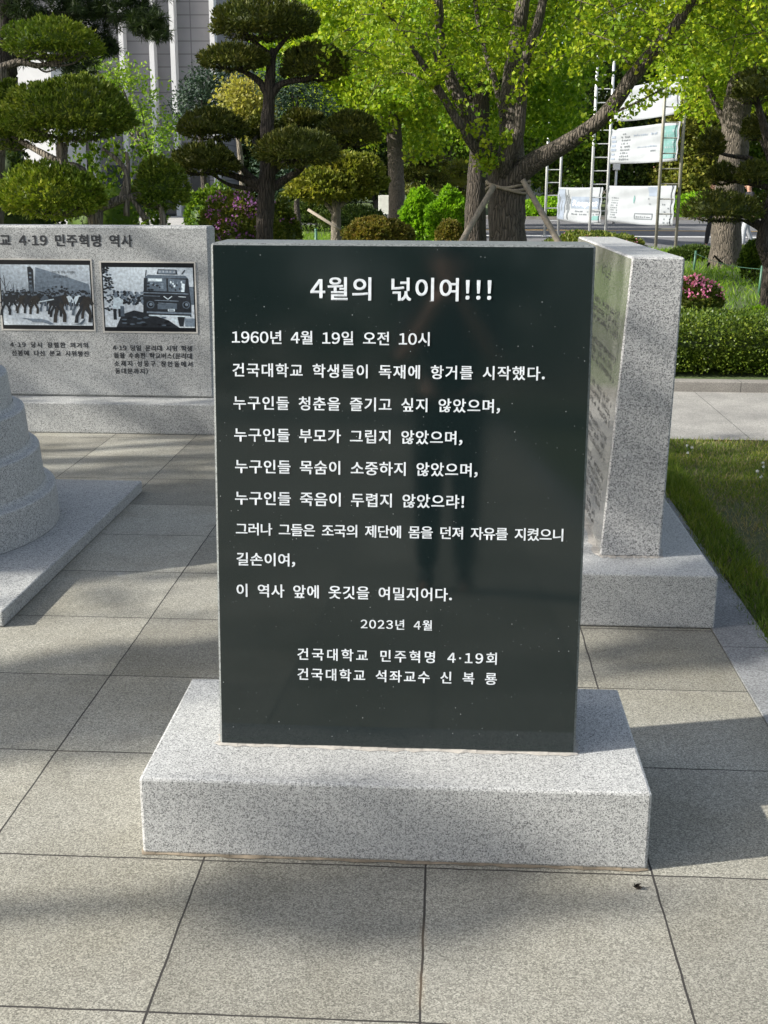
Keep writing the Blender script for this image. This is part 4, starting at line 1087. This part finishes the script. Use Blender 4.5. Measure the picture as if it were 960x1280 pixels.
mtree('leafy_tree', 'fresh green tree behind the upper pads of the tall cloud-pruned tree', 405, 44, [(400, 60, 50, 50, 0), (370, 95, 40, 40, 0), (430, 120, 40, 40, 1), (345, 60, 26, 40, 0)], 330, 28, .55, .2, .16, m_ginkgo_far, tw=8)
for label, px, Y, cr, lm, tw in [
    ('green tree beyond the road behind the dark ginkgo trunk', 560, 50, [(550, 175, 50, 50, 0), (600, 150, 50, 60, 1), (540, 120, 55, 50, 0)], m_green, 8),
    ('deep green tree beyond the road behind the first banner frame', 690, 68, [(680, 150, 46, 70, 0), (720, 190, 40, 45, 1), (655, 110, 45, 60, 0), (700, 215, 40, 26, 0)], m_green, 8),
    ('dark green tree beyond the road behind the top banners', 770, 70, [(770, 190, 50, 55, 0), (745, 120, 46, 70, 0), (805, 120, 46, 80, 1), (790, 225, 46, 22, 0)], m_green_deep, 8),
    ('olive tree beyond the road right of the banners', 862, 68, [(865, 215, 36, 46, 0), (850, 235, 30, 26, 0), (890, 190, 34, 50, 1), (860, 150, 30, 40, 0)], m_olive, 8),
    ('pale green tree far back between the banners and the large right trunk', 880, 78, [(880, 110, 46, 60, 0), (850, 70, 40, 50, 0)], m_ginkgo_far, 6),
    ('green tree beyond the road at the right edge', 960, 72, [(960, 180, 50, 60, 0), (985, 110, 60, 70, 0), (930, 220, 40, 34, 0)], m_green, 8),
    ('bright green tall tree far behind the big ginkgo limbs', 640, 80, [(640, 60, 90, 80, 0), (560, 30, 80, 80, 1), (720, 50, 80, 80, 0)], m_ginkgo_far, 8),
    ('tall green tree far behind the right ginkgo', 840, 85, [(820, 40, 80, 80, 0), (900, 30, 70, 70, 0), (960, 40, 70, 80, 0)], m_green, 8),
    ('dark tree far behind the straight ginkgo trunk', 470, 75, [(470, 160, 60, 60, 0), (430, 200, 50, 50, 0), (520, 200, 50, 40, 0), (400, 230, 40, 30, 0)], m_green_deep, 8),
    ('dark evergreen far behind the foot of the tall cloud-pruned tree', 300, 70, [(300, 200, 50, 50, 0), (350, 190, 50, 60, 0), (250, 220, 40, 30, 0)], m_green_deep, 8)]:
    m = pxm(Y); mtree('background_tree', label, px, Y, [(a, c, rx*1.12, ry*1.08, dd) for a, c, rx, ry, dd in cr], 620, 32, 15*m, 4.6*m, 3.8*m, lm, tw=tw, group='trees in the background')

n = 1500
wx_ = rng.uniform(-170, 230, n); hz = 9 + 3*nfield(wx_, wx_*0, .12, 31)
wc = np.stack([wx_, 125 + rng.uniform(-6, 6, n), rng.uniform(.3, 1, n)*hz], 1)
fw = link('far_wood', mesh_from(*clump_geo(wc, 2.6, 26, 1.3, 1.0, .1)), m_green_deep)
tag(fw, 'distant belt of dark green trees along the horizon beyond the road', 'wood', None, 'stuff')

# ------------------------------------------------------------------ low cord fence in the bed
fe = thing('cord_fence', (at(866, 333, 20.3).x, 20.3, 0.02), 'low green posts with a thin green cord around the planted bed on the right', 'fence')
posts = []
for px, Y, h in ((800, 9.4, .36), (1010, 9.4, .36), (951, 15.2, .46), (867, 20.3, .42)):
    x = at(px, 340, Y).x; mb = MB(); mb.tube([(x, Y, 0), (x + .015, Y, h)], [.022, .02], 8); mb.build('post', m_green_post, fe); posts.append(Vector((x + .012, Y, h - .05)))
mb = MB()
for a, c in ((0, 1), (1, 2), (2, 3)):
    A, B = posts[a], posts[c]; pts = [A.lerp(B, t/8) - Vector((0, 0, .06*math.sin(math.pi*t/8))) for t in range(9)]
    mb.tube(pts, .004, 5, 0, False)
mb.build('cord', m_green_post, fe)
sp2 = thing('marker_post', (at(395, 297, 24).x, 24, 0), 'short dark green post in the grass right of the cloud-pruned trunk', 'post')
x = sp2.location.x; mb = MB(); mb.tube([(x, 24, 0), (x, 24, .62)], [.035, .03], 8); mb.lathe(x, 24, [(.036, .62), (.03, .65), (0, .655)], 8); mb.build('post', m_green_post, sp2)

# ------------------------------------------------------------------ banner frames and banners beside the road
def frame(label, feet, Y, top, rung, mat):
    xs = [at(px, 285, Y).x for px in feet]; root = thing('steel_tower', ((xs[0]+xs[1])/2, Y, 0), label, 'banner frame', 'steel banner frames by the road')
    for x in xs:
        mb = MB(); mb.tube([(x, Y, 0), (x, Y, top)], .042, 10); mb.lathe(x, Y, [(.12, .0), (.12, .02), (.05, .03)], 10); mb.build('pole', mat, root)
    z = .5
    while z < top - .05:
        mb = MB(); mb.tube([(xs[0]+.04, Y, z), (xs[1]-.04, Y, z)], .016, 6, 0, False); mb.build('rung', mat, root); z += rung
    return xs
f1 = frame('shining steel ladder-like banner frame, leftmost of the three, near the big ginkgo trunk', (681, 698), 38.0, 4.9, .4, m_steel)
f2 = frame('shining steel ladder-like banner frame between the two lower banners', (737, 757), 34.5, 6.0, .38, m_steel)
f3 = frame('dull bronze-grey ladder-like banner frame at the right ends of the banners', (821, 846), 30.2, 6.2, .38, m_steel_dull)
m_ban = plain('banner_cloth', (0.26, 0.28, 0.30), 0.75, 0, 0.06, 2)
m_ban_teal = plain('banner_print_teal', (0.10, 0.21, 0.20), 0.75, 0, 0.1, 4)
m_ban_grey = plain('banner_print_grey', (0.12, 0.135, 0.15), 0.75, 0, 0.1, 4)
m_ban_blue = plain('banner_print_blue', (0.19, 0.225, 0.28), 0.75, 0, 0.1, 4)
def banner(label, A, B, z0, z1, sag, draw, back=.06):
    A = Vector(A); B = Vector(B); d = (B - A); d.z = 0; n = Vector((d.y, -d.x, 0)).normalized(); W = d.length
    nu, nv = 40, 14
    def surf(u, v):
        p = A.lerp(B, u); z = z0 + (z1 - z0)*v - sag*4*u*(1-u)*(.4 + .6*(1-v)) + (B.z - A.z)*0
        off = .012*math.sin(u*13 + v*4) + .03*math.sin(v*6 + u*3)*math.sin(math.pi*u) + .012*math.sin(v*19 - u*7)
        return Vector((p.x, p.y, z)) + n*off
    V = []; F = []
    for j in range(nv+1):
        for i in range(nu+1): V.append(tuple(surf(i/nu, j/nv)))
    for j in range(nv):
        for i in range(nu):
            a = j*(nu+1)+i; F.append((a, a+1, a+nu+2, a+nu+1))
    root = link('banner', mesh_from(np.array(V), np.array(F), True), m_ban); tag(root, label, 'banner', 'banners between the steel frames')
    sol = root.modifiers.new('thick', 'SOLIDIFY'); sol.thickness = .004
    groups = {}
    def patch(u0, v0, u1, v1, mat, lift=.012):
        k = max(1, int((u1-u0)*nu)); 
        for i in range(k):
            a, c = u0 + (u1-u0)*i/k, u0 + (u1-u0)*(i+1)/k
            h = max(1, int((v1-v0)*nv))
            for j in range(h):
                e, g = v0 + (v1-v0)*j/h, v0 + (v1-v0)*(j+1)/h
                groups.setdefault(mat, MB()).poly([surf(a,e)+n*lift, surf(c,e)+n*lift, surf(c,g)+n*lift, surf(a,g)+n*lift])
    def script(body, u0, u1, v0, hv, mat, shear=0.0, bold=.02):
        c, t = fit_text(body, hv*(z1-z0), (u1-u0)*W, bold)
        P = np.array([tuple(surf(u0 + (q[0] + shear*q[1])/W, v0 + q[1]/(z1-z0)) + n*.014) for q in c])
        tx.append((P, t, mat))
    tx = []
    draw(patch, script)
    for mat, g in groups.items(): g.build('print', mat, root)
    for P, t, mat in tx: link('lettering', mesh_from(P, t), mat, root)
    return root
def smallprint(patch, u0, u1, v0, v1, rows, cols, mat, fill=.7):
    for r in range(rows):
        for c in range(cols):
            if random.random() < fill:
                uu = u0 + (u1-u0)*c/cols; vv = v1 - (v1-v0)*(r+1)/rows; w = (u1-u0)/cols*random.uniform(.4, .8); h = (v1-v0)/rows*random.uniform(.35, .6)
                patch(uu, vv, uu + w, vv + h, mat)
P1 = at(697, 255, 37.93); P2 = at(752, 255, 34.43); P2r = at(760, 255, 34.43); P3 = at(843, 255, 30.12)
zt = lambda px, py, Y: at(px, py, Y).z
def d1(patch, script):
    patch(.02, .05, .18, .95, m_ban_blue, .008)
    for k in range(14):
        a = random.uniform(.02, .3); patch(a, .05 + .9*random.random()*.6, a + .015, .6 + .35*random.random(), m_ban_grey, .011)
    patch(.32, .40, .98, .74, m_ban_blue, .008); script('Respect', .36, .92, .48, .2, m_letter, .25, .03)
    smallprint(patch, .36, .95, .22, .38, 2, 16, m_ban_grey); patch(.8, .08, .97, .2, m_ban_teal)
def d2(patch, script):
    smallprint(patch, .06, .17, .12, .72, 9, 4, m_ban_grey, .85)
    for k in range(6): patch(.405 + abs(k-2.5)*.006, .50 + k*.05, .435 - abs(k-2.5)*.006, .55 + k*.05, m_ban_teal)
    patch(.45, .13, .70, .16, m_ban_grey); patch(.45, .27, .70, .30, m_ban_grey); patch(.45, .13, .46, .30, m_ban_grey); patch(.69, .13, .70, .30, m_ban_grey)
    smallprint(patch, .48, .68, .18, .25, 1, 7, m_ban_grey, 1); smallprint(patch, .63, .67, .40, .72, 5, 1, m_ban_grey)
    patch(.64, .74, .80, .97, m_ban_blue, .008); smallprint(patch, .83, .98, .05, .6, 6, 5, m_ban_grey, .6)
def d3(patch, script):
    smallprint(patch, .16, .31, .10, .90, 9, 5, m_ban_grey, .85); smallprint(patch, .02, .12, .12, .85, 6, 1, m_ban_blue, .9)
    smallprint(patch, .36, .72, .74, .84, 1, 14, m_ban_blue, .9); smallprint(patch, .42, .72, .42, .50, 1, 14, m_ban_blue, .9); smallprint(patch, .62, .70, .30, .38, 1, 3, m_ban_grey)
    patch(.80, .08, .98, .92, m_ban_teal); smallprint(patch, .82, .96, .15, .85, 7, 4, m_ban, .5)
def d4(patch, script):
    smallprint(patch, .16, .24, .05, .55, 6, 3, m_ban_grey, .8); smallprint(patch, .28, .32, .1, .55, 5, 1, m_ban_grey, .8); patch(.74, .5, .86, .9, m_ban_blue, .008)
b1 = banner('lower white banner with bluish lettering between the first two steel frames', P1, P2, zt(725, 277, 36), zt(725, 234, 36), .03, d1)
b2 = banner('lowest white banner with a small boxed line, right of the middle steel frame', P2r, P3, zt(800, 279, 32.3), zt(800, 232, 32.3), .03, d2)
b3 = banner('middle white banner with grey columns of print and a teal picture at its right end', P2r, P3, zt(800, 203, 32.3), zt(800, 157, 32.3), .02, d3)
b4 = banner('topmost sagging white banner with almost no print, behind the ginkgo branch', P2r, P3, zt(800, 147, 32.3), zt(800, 104, 32.3), .05, d4)
lp = thing('lamp_post', (at(769, 240, 52).x, 52, 0), 'thin grey post with a small white lamp box, seen below the middle banner', 'lamp post')
x = lp.location.x; mb = MB(); mb.tube([(x, 52, 0), (x, 52, 3.2)], [.06, .05], 8); mb.build('pole', m_steel, lp)
mb = MB(); mb.box(x-.14, x+.14, 51.86, 52.14, 2.3, 2.75); mb.build('lamp_box', m_white_paint, lp, .03)

# ------------------------------------------------------------------ buildings
def bstone(name, col, jh, jw):
    M = Mat(name)
    sp = M.n('ShaderNodeSeparateXYZ'); M.l(M.coords(), sp.inputs[0])
    def j(ax, s):
        f = M.math('FRACT', M.math('DIVIDE', sp.outputs[ax], s)); return M.math('MULTIPLY', M.math('MINIMUM', f, M.math('SUBTRACT', 1.0, f)), s)
    d = M.math('MINIMUM', j(2, jh), j(0, jw))
    f = M.noise(.5, 6, .6)
    c = M.ramp(f, [(.3, tuple(a*.85 for a in col)), (.7, tuple(a*1.1 for a in col))])
    M.color(M.mix(M.math('LESS_THAN', d, .025), c, tuple(a*.5 for a in col))); M.rough(.7)
    return M.m
m_bgrey = bstone('stone_cladding_grey', (0.23, 0.225, 0.235), .62, 1.9)
m_bwhite = plain('stone_fin_white', (0.62, 0.62, 0.62), .6, 0, .06, 1)
m_glass = plain('window_glass', (0.03, 0.04, 0.05), .08, 0, .1, 1)
BY = 62.0
bl = thing('stone_building', (at(150, 250, BY).x, BY, 0), 'tall grey stone-clad building with slender white vertical fins behind the trees at the upper left', 'building')
x0 = at(-260, 100, BY).x; x1 = at(272, 100, BY).x
mb = MB(); mb.box(x0, x1, BY, BY+20, 0, 22); mb.build('wall', m_bgrey, bl)
for px in (-200, -150, -100, -50, 0, 40, 78, 118, 158, 195, 221, 270):
    x = at(px, 100, BY).x; mb = MB(); mb.box(x-.12, x+.12, BY-.7, BY-.003, 0, 22.4); mb.build('fin', m_bwhite, bl)
mb = MB(); mb.box(x0-.5, x1+.5, BY-1.1, BY+20.5, 22.4, 23.2); mb.build('roof', m_bwhite, bl)
wgx = (at(5, 100, 56).x, at(64, 100, 56).x)
mb = MB(); mb.box(wgx[0], wgx[1], 56, 60.9, 0, at(30, 58, 56).z); mb.build('wing', m_bwhite, bl)
mb = MB()
for k in range(5): mb.box(at(70, 100, 58).x, at(140, 100, 58).x, 58 + k*.35, 61, 0 + k*.16, .16 + k*.16)
mb.build('steps', m_fore, bl)
for px in (100, 140, 177, 208, 246):
    x = at(px, 100, BY).x; mb = MB(); mb.box(x-.5, x+.5, BY-.05, BY-.004, .1, 2.6); mb.build('door', m_glass, bl)
def farbuilding(label, pxa, pxb, Y, ztop, wall, rows, cols, name='apartment_building'):
    xa, xb = at(pxa, 200, Y).x, at(pxb, 200, Y).x
    r = thing(name, ((xa+xb)/2, Y, 0), label, 'building'); mb = MB(); mb.box(xa, xb, Y, Y+12, 0, ztop); mb.build('wall', wall, r)
    mb = MB(); mb.box(xa-.3, xb+.3, Y-.3, Y+12.3, ztop, ztop+.5); mb.build('roof', m_bwhite, r)
    for i in range(rows):
        for j in range(cols):
            cx = xa + (xb-xa)*(j+.5)/cols; cz = 1.2 + (ztop-1.6)*(i+.5)/rows; w = (xb-xa)/cols*.32; h = (ztop-1.6)/rows*.3
            mb = MB(); mb.box(cx-w, cx+w, Y-.06, Y-.004, cz-h, cz+h); mb.build('window', m_glass, r)
farbuilding('white building with small windows glimpsed beside the ginkgo trunk beyond the road', 655, 705, 88, 4.6, m_bwhite, 2, 5, 'white_building')
m_brick = bstone('brick_red', (0.36, 0.2, 0.15), .3, .6)
farbuilding('reddish brick building glimpsed between the right trees', 845, 905, 105, 11, m_brick, 4, 4, 'brick_building')
nb = thing('notice_board', (at(480, 256, 46).x, 46, 0), 'plain white board on two legs behind the straight ginkgo trunk', 'board')
xa, xb = at(473, 256, 46).x, at(500, 256, 46).x
mb = MB(); mb.box(xa, xb, 46, 46.06, at(480, 268, 46).z, at(480, 244, 46).z); mb.build('board', m_white_paint, nb, .01)
for x in (xa+.1, xb-.1):
    mb = MB(); mb.tube([(x, 46.1, 0), (x, 46.1, 1.2)], .04, 8); mb.build('leg', m_steel, nb)
pf = thing('picket_fence', (at(560, 250, 58).x, 58, 0), 'short white picket fence beyond the bright lime shrubs', 'fence')
xa, xb = at(535, 250, 58).x, at(580, 250, 58).x
mb = MB()
for k in range(13):
    x = xa + (xb-xa)*k/12; mb.box(x-.045, x+.045, 58, 58.04, .1, 1.25)
mb.build('pickets', m_white_paint, pf)
for z in (.35, 1.0):
    mb = MB(); mb.box(xa, xb, 58.042, 58.09, z, z+.09); mb.build('rail', m_white_paint, pf)

# ------------------------------------------------------------------ people
def skin_mesh(nodes, edges, sub=2):
    """nodes: name -> (pos, radius); one continuous skinned surface"""
    me = bpy.data.meshes.new('s'); names = list(nodes); idx = {n: i for i, n in enumerate(names)}
    me.from_pydata([tuple(nodes[n][0]) for n in names], [(idx[a], idx[c]) for a, c in edges], [])
    o = bpy.data.objects.new('s', me); COL.objects.link(o)
    o.modifiers.new('skin', 'SKIN'); s2 = o.modifiers.new('sub', 'SUBSURF'); s2.levels = sub; s2.render_levels = sub
    if not me.skin_vertices: me.skin_vertices.new()
    for i, n in enumerate(names):
        r = nodes[n][1]; me.skin_vertices[0].data[i].radius = (r, r) if not isinstance(r, tuple) else r
        me.skin_vertices[0].data[i].use_root = (i == 0)
    dg = bpy.context.evaluated_depsgraph_get(); dg.update()
    res = bpy.data.meshes.new_from_object(o.evaluated_get(dg))
    bpy.data.objects.remove(o); bpy.data.meshes.remove(me)
    for p in res.polygons: p.use_smooth = True
    return res
def person(label, x, y, rz, top, bottom, shoe, walk=0.18, arms='walk', coat=False, hair_len=0.0):
    """standing height 1.7; built facing -y then turned"""
    root = thing('person', (x, y, 0), label, 'person')
    s = walk
    N = {'pelvis': ((0,0,.93), .115), 'waist': ((0,.01,1.08), .105), 'chest': ((0,.01,1.27), .125), 'neckb': ((0,.01,1.42), .07), 'neck': ((0,0,1.48), .052), 'jaw': ((0,-.02,1.54), .07), 'head': ((0,-.01,1.62), .09), 'crown': ((0,.0,1.68), .07)}
    E = [('pelvis','waist'),('waist','chest'),('chest','neckb'),('neckb','neck'),('neck','jaw'),('jaw','head'),('head','crown')]
    for sd, nm in ((-1,'l'), (1,'r')):
        st = s*sd
        N.update({nm+'hip': ((.09*sd, 0, .88), .09), nm+'knee': ((.095*sd, -.03 - st*.6, .49), .058), nm+'ankle': ((.095*sd, .04 - st*1.15 + (.05 if st < 0 else 0), .085), .038), nm+'ball': ((.10*sd, -.06 - st*1.15, .035), .035), nm+'toe': ((.10*sd, -.13 - st*1.15, .03), .026)})
        E += [('pelvis', nm+'hip'), (nm+'hip', nm+'knee'), (nm+'knee', nm+'ankle'), (nm+'ankle', nm+'ball'), (nm+'ball', nm+'toe')]
        if arms == 'phone':
            A = {'sh': ((.185*sd, 0, 1.39), .055), 'el': ((.23*sd, -.10, 1.14), .042), 'wr': ((.09*sd, -.33, 1.36), .03), 'hand': ((.06*sd, -.37, 1.42), .03)}
            fdir = Vector((-.3*sd, -.2, .9)).normalized(); pal = Vector((.06*sd, -.37, 1.42))
        else:
            A = {'sh': ((.185*sd, 0, 1.39), .055), 'el': ((.235*sd, .03 + st*.5, 1.12), .042), 'wr': ((.245*sd, -.04 + st*.9, .88), .028), 'hand': ((.245*sd, -.06 + st*1.0, .81), .032)}
            fdir = Vector((0, -.15, -1)).normalized(); pal = Vector(A['hand'][0])
        for k, v in A.items(): N[nm+k] = v
        E += [('chest', nm+'sh'), (nm+'sh', nm+'el'), (nm+'el', nm+'wr'), (nm+'wr', nm+'hand')]
        for k in range(4):
            off = Vector((0, (k-1.5)*.019, 0)) if arms != 'phone' else Vector(((k-1.5)*.012*sd, (k-1.5)*.014, 0))
            ln = (.062, .075, .07, .055)[k]
            p0 = pal + off + fdir*.035; p1 = p0 + fdir*ln*.55 + Vector((-.006*sd, 0, 0)); p2 = p1 + fdir*ln*.5 + Vector((-.014*sd, -.004, 0))
            for q, pp in enumerate((p0, p1, p2)): N[f'{nm}f{k}{q}'] = (tuple(pp), .0088 - .001*q)
            E += [(nm+'hand', f'{nm}f{k}0'), (f'{nm}f{k}0', f'{nm}f{k}1'), (f'{nm}f{k}1', f'{nm}f{k}2')]
        t0 = pal + Vector((-.012*sd, -.03, 0)); t1 = t0 + Vector((-.01*sd, -.022, 0)) + fdir*.025
        N[nm+'t0'] = (tuple(t0), .011); N[nm+'t1'] = (tuple(t1), .009); E += [(nm+'hand', nm+'t0'), (nm+'t0', nm+'t1')]
    rot_ = Matrix.Rotation(rz, 4, 'Z')
    def put(nm, me, mat, par=root):
        me.transform(rot_); me.transform(Matrix.Translation((x, y, 0))); return link(nm, me, mat, par)
    body = put('body', skin_mesh(N, E, 2), m_skin)
    def sub(keys, grow, edges=None):
        M_ = {k: (N[k][0], N[k][1]*1.0 + grow) for k in keys}; return M_, [e for e in E if e[0] in M_ and e[1] in M_]
    tk = ['chest','waist','pelvis','neckb','lsh','lel','rsh','rel'] + (['lwr','rwr'] if coat else [])
    Ms, Es = sub(tk, .022)
    if coat:
        Ms['hem'] = ((0, .05, .45), .20); Es.append(('pelvis', 'hem'))
    put('coat' if coat else 'shirt', skin_mesh(Ms, Es, 2), top)
    Mt, Et = sub(['pelvis','lhip','lknee','lankle','rhip','rknee','rankle'], .02); put('trousers', skin_mesh(Mt, Et, 2), bottom)
    for nm in 'lr':
        Mk, Ek = sub([nm+'ankle', nm+'ball', nm+'toe'], .012); put('shoe', skin_mesh(Mk, Ek, 1), shoe)
    bm = bmesh.new(); bmesh.ops.create_uvsphere(bm, u_segments=20, v_segments=14, radius=1)
    for v in bm.verts:
        c = v.co.copy(); f = 1.0 if (c.z > .15 or c.y > .1) else .86
        zz = c.z*.125 if c.z > 0 else c.z*(.11 + hair_len)*(1 if c.y > -.1 else .25)
        v.co = Vector((c.x*.104*f, c.y*.118*f + .012, 1.64 + zz))
    me = bpy.data.meshes.new('h'); bm.to_mesh(me); bm.free()
    for p in me.polygons: p.use_smooth = True
    put('hair', me, m_hair)
    bm = bmesh.new()
    for (cx, cy, cz, rx, ry, rz_) in ((-.034,-.112,1.62,.012,.006,.007), (.034,-.112,1.62,.012,.006,.007), (0,-.122,1.585,.014,.018,.02), (0,-.105,1.545,.024,.008,.007), (-.098,-.005,1.60,.01,.02,.03), (.098,-.005,1.60,.01,.02,.03)):
        bmesh.ops.create_uvsphere(bm, u_segments=10, v_segments=6, radius=1, matrix=Matrix.Translation((cx, cy, cz)) @ Matrix.Diagonal((rx, ry, rz_, 1)))
    me = bpy.data.meshes.new('f'); bm.to_mesh(me); bm.free(); put('face', me, m_skin, body)
    return root
pa = at(883, 305, 29.9)
person('walking person in black shirt, light grey jeans and white shoes right of the large trunk', at(932, 300, 30.6).x, 30.6, R(-80), m_black_cloth, m_grey_cloth, m_white_shoe, .14)
person('walking person in long dark clothes left of the large trunk', at(889, 300, 30.8).x, 30.8, R(-75), m_navy_cloth, m_black_cloth, m_black_cloth, .2, 'walk', True, .12)
bagx = at(881, 283, 30.7).x
bag = thing('shoulder_bag', (bagx, 30.62, .85), 'small black bag held by the person left of the large trunk', 'bag')
mb = MB(); mb.box(bagx-.05, bagx+.09, 30.45, 30.57, .78, 1.02); mb.build('pouch', m_black_cloth, bag, .03, 3)
mb = MB(); mb.tube([(bagx-.03, 30.51, 1.0), (bagx-.01, 30.51, 1.14), (bagx+.05, 30.51, 1.14), (bagx+.07, 30.51, 1.0)], .008, 6); mb.build('handle', m_black_cloth, bag)

# ------------------------------------------------------------------ trees on the near side: they shade the plaza and stand in the polished stone
def shade_tree(label, x, y, crowns, n_cl, per, rad, L, W, lm, h=2.6, r=.2, group='trees round the plaza'):
    return leafy_tree('plaza_tree', label, 'tree', (x, y), h, r, crowns, n_cl, per, rad, L, W, lm, m_bark, group, .2, 0, 10)
shade_tree('leafy tree shading the picture wall and the stepped pedestal', -12.5, 1.5, [((-13.2, 1.6, 6.3), (1.6, 1.9, 1.5)), ((-12.2, -.4, 6.0), (1.5, .9, 1.0)), ((-11.0, .9, 6.6), (1.5, 1.1, 1.1))], 175, 26, .32, .13, .12, m_green)
shade_tree('leafy tree shading the clipped junipers behind the picture wall', -13, 8.5, [((-12.5, 8.2, 6.2), (2.6, 2.6, 2.2)), ((-11, 7.0, 7.6), (2.0, 2.0, 1.4))], 200, 26, .36, .14, .12, m_green)
shade_tree('thin young tree casting broken shade over the near paving', -12.5, -2.9, [((-11.42, -3.16, 6.5), (.2, .04, .05)), ((-12.3, -2.2, 6.5), (.9, .28, .35)), ((-9.8, -.45, 6.8), (.9, .6, .6)), ((-10.0, -1.5, 6.8), (.6, .4, .5))], 80, 26, .19, .13, .12, m_green, 2.8, .12)
for k, (x, y, s) in enumerate(((-14, -27, 1.1), (-6.5, -24, 1.0), (0.5, -26, 1.15), (7.5, -23, 1.0), (14, -27, 1.1))):
    shade_tree(['wide dark tree closing the plaza on its far left', 'dark tree left of the middle of the row behind the viewer', 'tallest dark tree in the middle of the row behind the viewer', 'dark tree right of the middle of the row behind the viewer', 'wide dark tree closing the plaza on its far right'][k],
               x, y, [((x, y, 4.6*s), (3.6*s, 2.6, 3.2*s)), ((x+1.2, y+.6, 2.4), (2.6, 2.0, 1.6)), ((x-1.6, y, 2.6), (2.4, 2.0, 1.8))], 260, 24, .6, .26, .22, m_green_deep, 2.2, .25)

ph = person('photographer in dark clothes holding up a phone, mirrored in the polished black stone', 0.11, -2.98, math.pi, m_black_cloth, m_black_cloth, m_black_cloth, .0, 'phone')
pn = thing('phone', (0.11, -2.6, 1.43), 'black mobile phone held up in both hands by the photographer', 'phone')
mb = MB(); mb.box(.035, .185, -2.622, -2.613, 1.44, 1.515); mb.build('case', m_black_cloth, pn, .003)

lf = onground(792, 1108, 0.003)
v = blade_geo(np.array([[lf.x, lf.y, .002], [lf.x+.006, lf.y+.002, .003], [lf.x-.003, lf.y-.006, .006]]), np.array([[.8, -.5, .25], [-.3, -.6, .5], [.9, .2, .3]]), .022, .013, .5)
tag(link('fallen_leaf', mesh_from(*v), m_bark_dark), 'small dark curled leaf lying on the paving before the right corner of the black stone', 'leaf')
